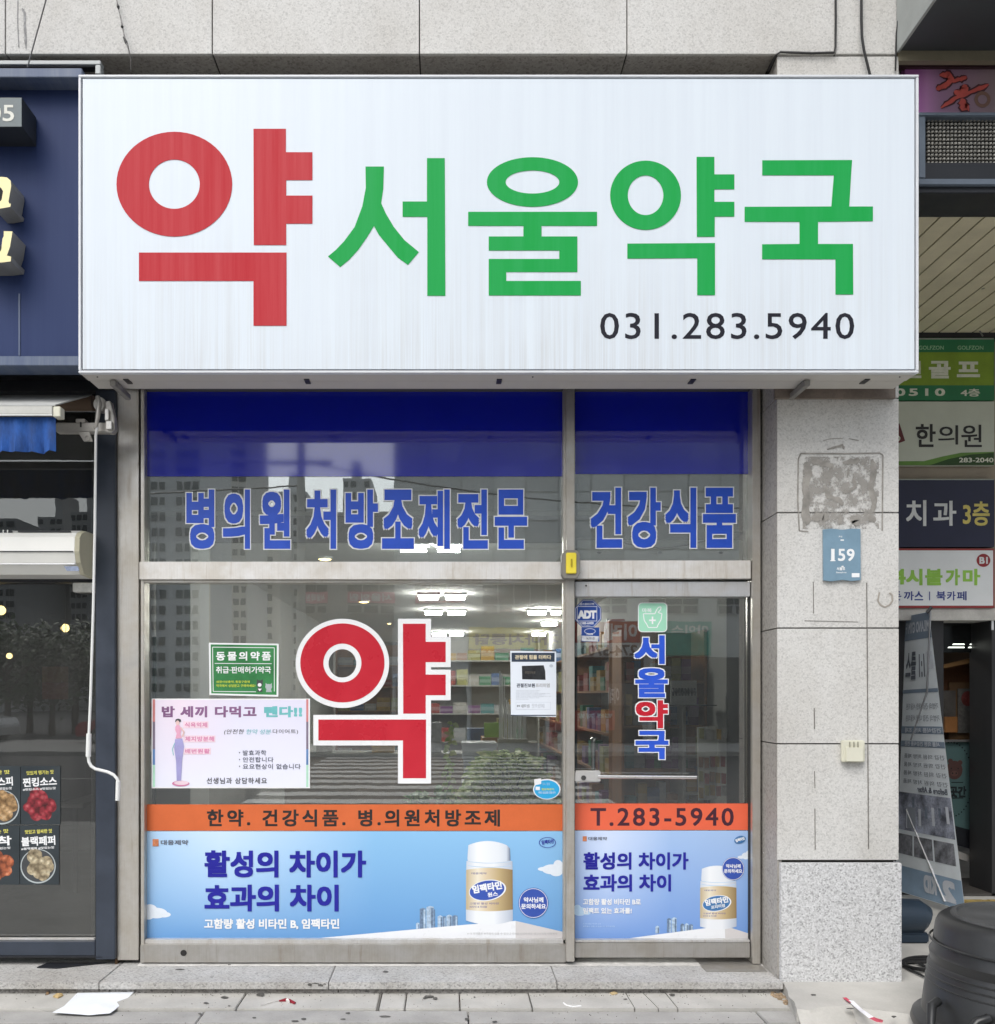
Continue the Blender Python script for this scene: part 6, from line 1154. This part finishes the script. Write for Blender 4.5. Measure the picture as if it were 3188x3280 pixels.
for a in (203, 25):
    ca, sa = math.cos(R(a)), math.sin(R(a)); tx, ty = -sa, ca; P_ = [(cx + ca * q + tx * e, cy + sa * q + ty * e, z) for q, e, z in ((.42, -.12, .22), (.47, -.11, .21), (.51, -.08, .14), (.52, 0, .10), (.51, .08, .14), (.47, .11, .21), (.42, .12, .22))]
    MB().tube(P_, [.02, .02, .018, .018, .018, .02, .02], 10).build('handle', TBM, tb)

# ================================================================== small things on the pillar and the walk
pl = thing('address_plaque', 'blue grey enamel address plate with number 159 on the pillar', 'plaque', (X(2697, 4.92), 4.925, Z(1861, 4.92)))
MB().poly([(2638, 1696), (2664, 1693), (2700, 1697), (2730, 1693), (2757, 1694), (2758, 1858), (2730, 1861), (2700, 1857), (2665, 1862), (2639, 1859)], 4.915, .012).build('plate', M('plate_blue', (.18, .29, .38), .4, var=.08, scale=10), pl)
PDp = 4.9145
for ch, a, b in (('1', 2663, 2674), ('5', 2685, 2708), ('9', 2713, 2738)): lettering(MB(), ch, (a, 1758, b, 1797), PDp, .02).build('numeral', WHITE, pl)
MB().rect(2660, 1794.5, 2677, 1797.5, PDp - .0004).build('serif', WHITE, pl)
lettering(MB(), '서울로', (2681, 1816, 2708, 1827), PDp, .03).build('lettering', WHITE, pl); lettering(MB(), 'Seoul-ro', (2679, 1831, 2712, 1836), PDp, .02).build('lettering', WHITE, pl); MB().rect(2729, 1836, 2754, 1849, PDp).build('sticker', WHITE, pl); MB().poly([(2695, 1813), (2702, 1812), (2704, 1818), (2698, 1818)], PDp).build('chip', WHITE, pl); lettering(MB(), '처', (2686, 1716, 2698, 1722), PDp).build('lettering', WHITE, pl); MB().rect(2693, 1728, 2704, 1732, PDp).build('chip', WHITE, pl)
dv = thing('cream_wall_box', 'small cream plastic box fixed low on the pillar', 'wall box', (X(2735, 4.9), 4.9, Z(2442, 4.9)))
CRM = M('cream_box', (.66, .65, .54), .45, var=.05)
MB().pbox(2699, 2372, 2772, 2442, 4.90, .028).build('case', CRM, dv, bevel=.005); MB().pbox(2711, 2392, 2768, 2441, 4.888, .012).build('cover', CRM, dv, bevel=.004)
for a in (2722, 2735, 2748): MB().pbox(a, 2376, a + 3, 2394, 4.886, .004).build('vent_slit', M('slit_shadow', (.30, .29, .22), .6), dv)
for px, py in ((2450, 2732), ): tag(MB().disc(px, py, 4, 4, 5.16, .004, 12).build('wall_plug', WHITE), 'tiny white wall plug low on the pillar return', 'plug')
# white paper sheet on the ground
def gpt(px, py, h=0.003): return (X(px, (EYE - h) * F / (py - CY)), (EYE - h) * F / (py - CY), h)
pp = thing('paper_sheet', 'crumpled sheet of white paper lying on the pavement', 'paper', gpt(300, 3215)); cr_ = [gpt(248, 3180, .006), gpt(432, 3178, .006), gpt(398, 3205), gpt(370, 3235), gpt(352, 3247), gpt(285, 3250), gpt(167, 3246), gpt(205, 3222, .01)]
mb = MB(); cvert = (sum(p[0] for p in cr_) / 8, sum(p[1] for p in cr_) / 8, .012); vs = [(p[0], p[1], p[2] + .004 * math.sin(i * 2.3)) for i, p in enumerate(cr_)] + [cvert]; mb.add(vs, [(i, (i + 1) % 8, 8) for i in range(8)]); mb.build('sheet', M('paper', (.74, .77, .80), .8, var=.04), pp)
def bit(name, label, cat, pts_, col, h=.006, group=None):
    mb = MB(); p3 = [gpt(a, b, h if i % 2 else h + .004) for i, (a, b) in enumerate(pts_)]; c_ = tuple(sum(q[k] for q in p3) / len(p3) for k in range(3)); c_ = (c_[0], c_[1], c_[2] + .007)
    n_ = len(p3); low_ = [(x, y, .0025) for x, y, z in p3]; mb.add(p3 + [c_] + low_, [(i, (i + 1) % n_, n_) for i in range(n_)] + [(i, i + n_ + 1, (i + 1) % n_ + n_ + 1, (i + 1) % n_) for i in range(n_)])
    return tag(mb.build(name, M('bit_%s' % '_'.join('%02d' % int(c * 99) for c in col), col, .8, var=.25, scale=60)), label, cat, group)
bit('dry_leaf', 'curled dry brown leaf right of the step edge at left', 'leaf', [(148, 3166), (156, 3162), (161, 3172), (155, 3184), (147, 3182), (152, 3174)], (.34, .22, .12))
bit('dry_leaf', 'folded tan dry leaf just above the white paper', 'leaf', [(170, 3190), (182, 3181), (198, 3181), (203, 3188), (186, 3194)], (.52, .38, .18))
bit('dry_leaf', 'tan scrap of leaf below the middle of the door', 'leaf', [(1954, 3180), (1966, 3174), (1976, 3178), (1980, 3183), (1962, 3185)], (.52, .40, .22))
bit('wrapper', 'dark red crumpled wrapper on the pale paving row', 'litter', [(894, 3204), (915, 3197), (930, 3200), (948, 3210), (944, 3213), (920, 3206)], (.28, .01, .025))
bit('wrapper', 'white torn end of the dark red wrapper', 'litter', [(916, 3200), (924, 3199), (928, 3206), (919, 3205)], (.70, .68, .66), .012)
tag(MB().tube([gpt(895, 3204, .006), gpt(870, 3211, .006), (gpt(835, 3221, .006))], .002, 5).build('string', M('string_pale', (.6, .58, .55), .8)), 'thin pale string trailing from the red wrapper', 'string')
tag(MB().tube([gpt(1805, 3212, .006), gpt(1815, 3220, .006), gpt(1835, 3225, .006), gpt(1862, 3222, .006)], .003, 6).build('plastic_loop', WHITE), 'curved bit of white plastic below the door mullion', 'litter')
cw = thing('candy_wrapper', 'long white and red wrapper strip on the concrete apron', 'litter', gpt(2760, 3230, .06)); hz2 = .058
def ga(px, py, h=.060): D = (EYE - h) * F / (py - CY); return (X(px, D), D, h)
for i, (pts_, m_) in enumerate((([(2699, 3196), (2712, 3195), (2730, 3210), (2722, 3212)], M('wrapper_red', (.50, .06, .10), .5)), ([(2716, 3202), (2735, 3206), (2762, 3232), (2800, 3258), (2785, 3262), (2750, 3236), (2725, 3214)], M('wrapper_white', (.76, .76, .80), .5)), ([(2785, 3262), (2800, 3258), (2830, 3268), (2828, 3276), (2808, 3274)], M('wrapper_red', (.50, .06, .10), .5)))):
    mb = MB(); vs = [ga(a, b, .060 + .006 * (k % 2)) for k, (a, b) in enumerate(pts_)]; mb.add(vs, [tuple(range(len(vs)))]); mb.build('strip', m_, cw)
# stains on step and walk
STN = M('ground_stain', (.10, .097, .09), .9, var=.4, scale=40); st = MB(); rs_ = random.Random(21)
def stain(mb, px, py, rx, ry, h): mb.add([ga(px + rx * rs_.uniform(.7, 1.2) * math.cos(2 * math.pi * k / 9), py + ry * rs_.uniform(.7, 1.2) * math.sin(2 * math.pi * k / 9), h) for k in range(9)][::-1], [tuple(range(9))])
for px, py, rx, ry, h in ((577, 3105, 18, 2.5, .0675), (1235, 3113, 9, 4, .0675), (735, 3090, 5, 2, .0675), (835, 3186, 14, 6, .0058), (1115, 3246, 9, 3, -.006), (1232, 3256, 18, 4, -.006), (1375, 3192, 20, 4, .0058), (1360, 3197, 6, 3, .0058), (1395, 3198, 9, 4, .006), (972, 3264, 9, 4, -.006), (945, 3271, 13, 3, -.006), (1100, 3265, 10, 3, -.006), (1495, 3265, 7, 4, -.006), (1585, 3272, 8, 3, -.006),
      (720, 3195, 12, 4, .0058), (660, 3213, 10, 3, .0058), (735, 3222, 5, 2, .0058), (640, 3247, 6, 2.5, -.006), (2003, 3201, 7, 3, .0058), (2154, 3187, 10, 5, .0058), (2607, 3187, 9, 3, .0562), (2725, 3231, 12, 3, .0562), (2864, 3257, 8, 4, .0562), (2945, 3250, 8, 3, .0562), (1520, 3194, 3, 2, .0058), (815, 3260, 6, 3, -.006)): stain(st, px, py, rx, ry, h)
tag(st.build('ground_stains', STN), kind='stuff')
mb = MB(); Dk = 4.8665
for a, b, c, d in ((985, 3150, 1000, 3160), (998, 3148, 1022, 3153), (1018, 3152, 1036, 3161), (1034, 3150, 1046, 3155)): mb.poly([(a, b + 2), ((a + c) / 2, b), (c, b + 3), (c - 2, d), (a + 2, d - 2)], Dk)
tag(mb.build('step_stain', STN), kind='stuff')
# litter grains and grit
mb = MB()
for i in range(420):
    px, py = rs_.uniform(0, 2500), rs_.choice((rs_.uniform(3184, 3195), rs_.uniform(3190, 3279))); p = gpt(px, py, .0); s_ = rs_.uniform(.0012, .0035); zz_ = .004 if p[1] > 4.65 else (-.010 if p[1] > 4.475 else -.022)
    mb.add([(p[0] - s_, p[1], zz_), (p[0] + s_, p[1] - s_, zz_), (p[0] + s_ * .5, p[1] + s_, zz_), (p[0], p[1], zz_ + s_ * 1.5)], [(0, 1, 3), (1, 2, 3), (2, 0, 3)])
tag(mb.build('grit', M('grit', (.22, .21, .19), .9, var=.6, scale=200)), kind='stuff')
if 'c' in _fc: bpy.data.objects.remove(_fc['o']); bpy.data.curves.remove(_fc['c'])
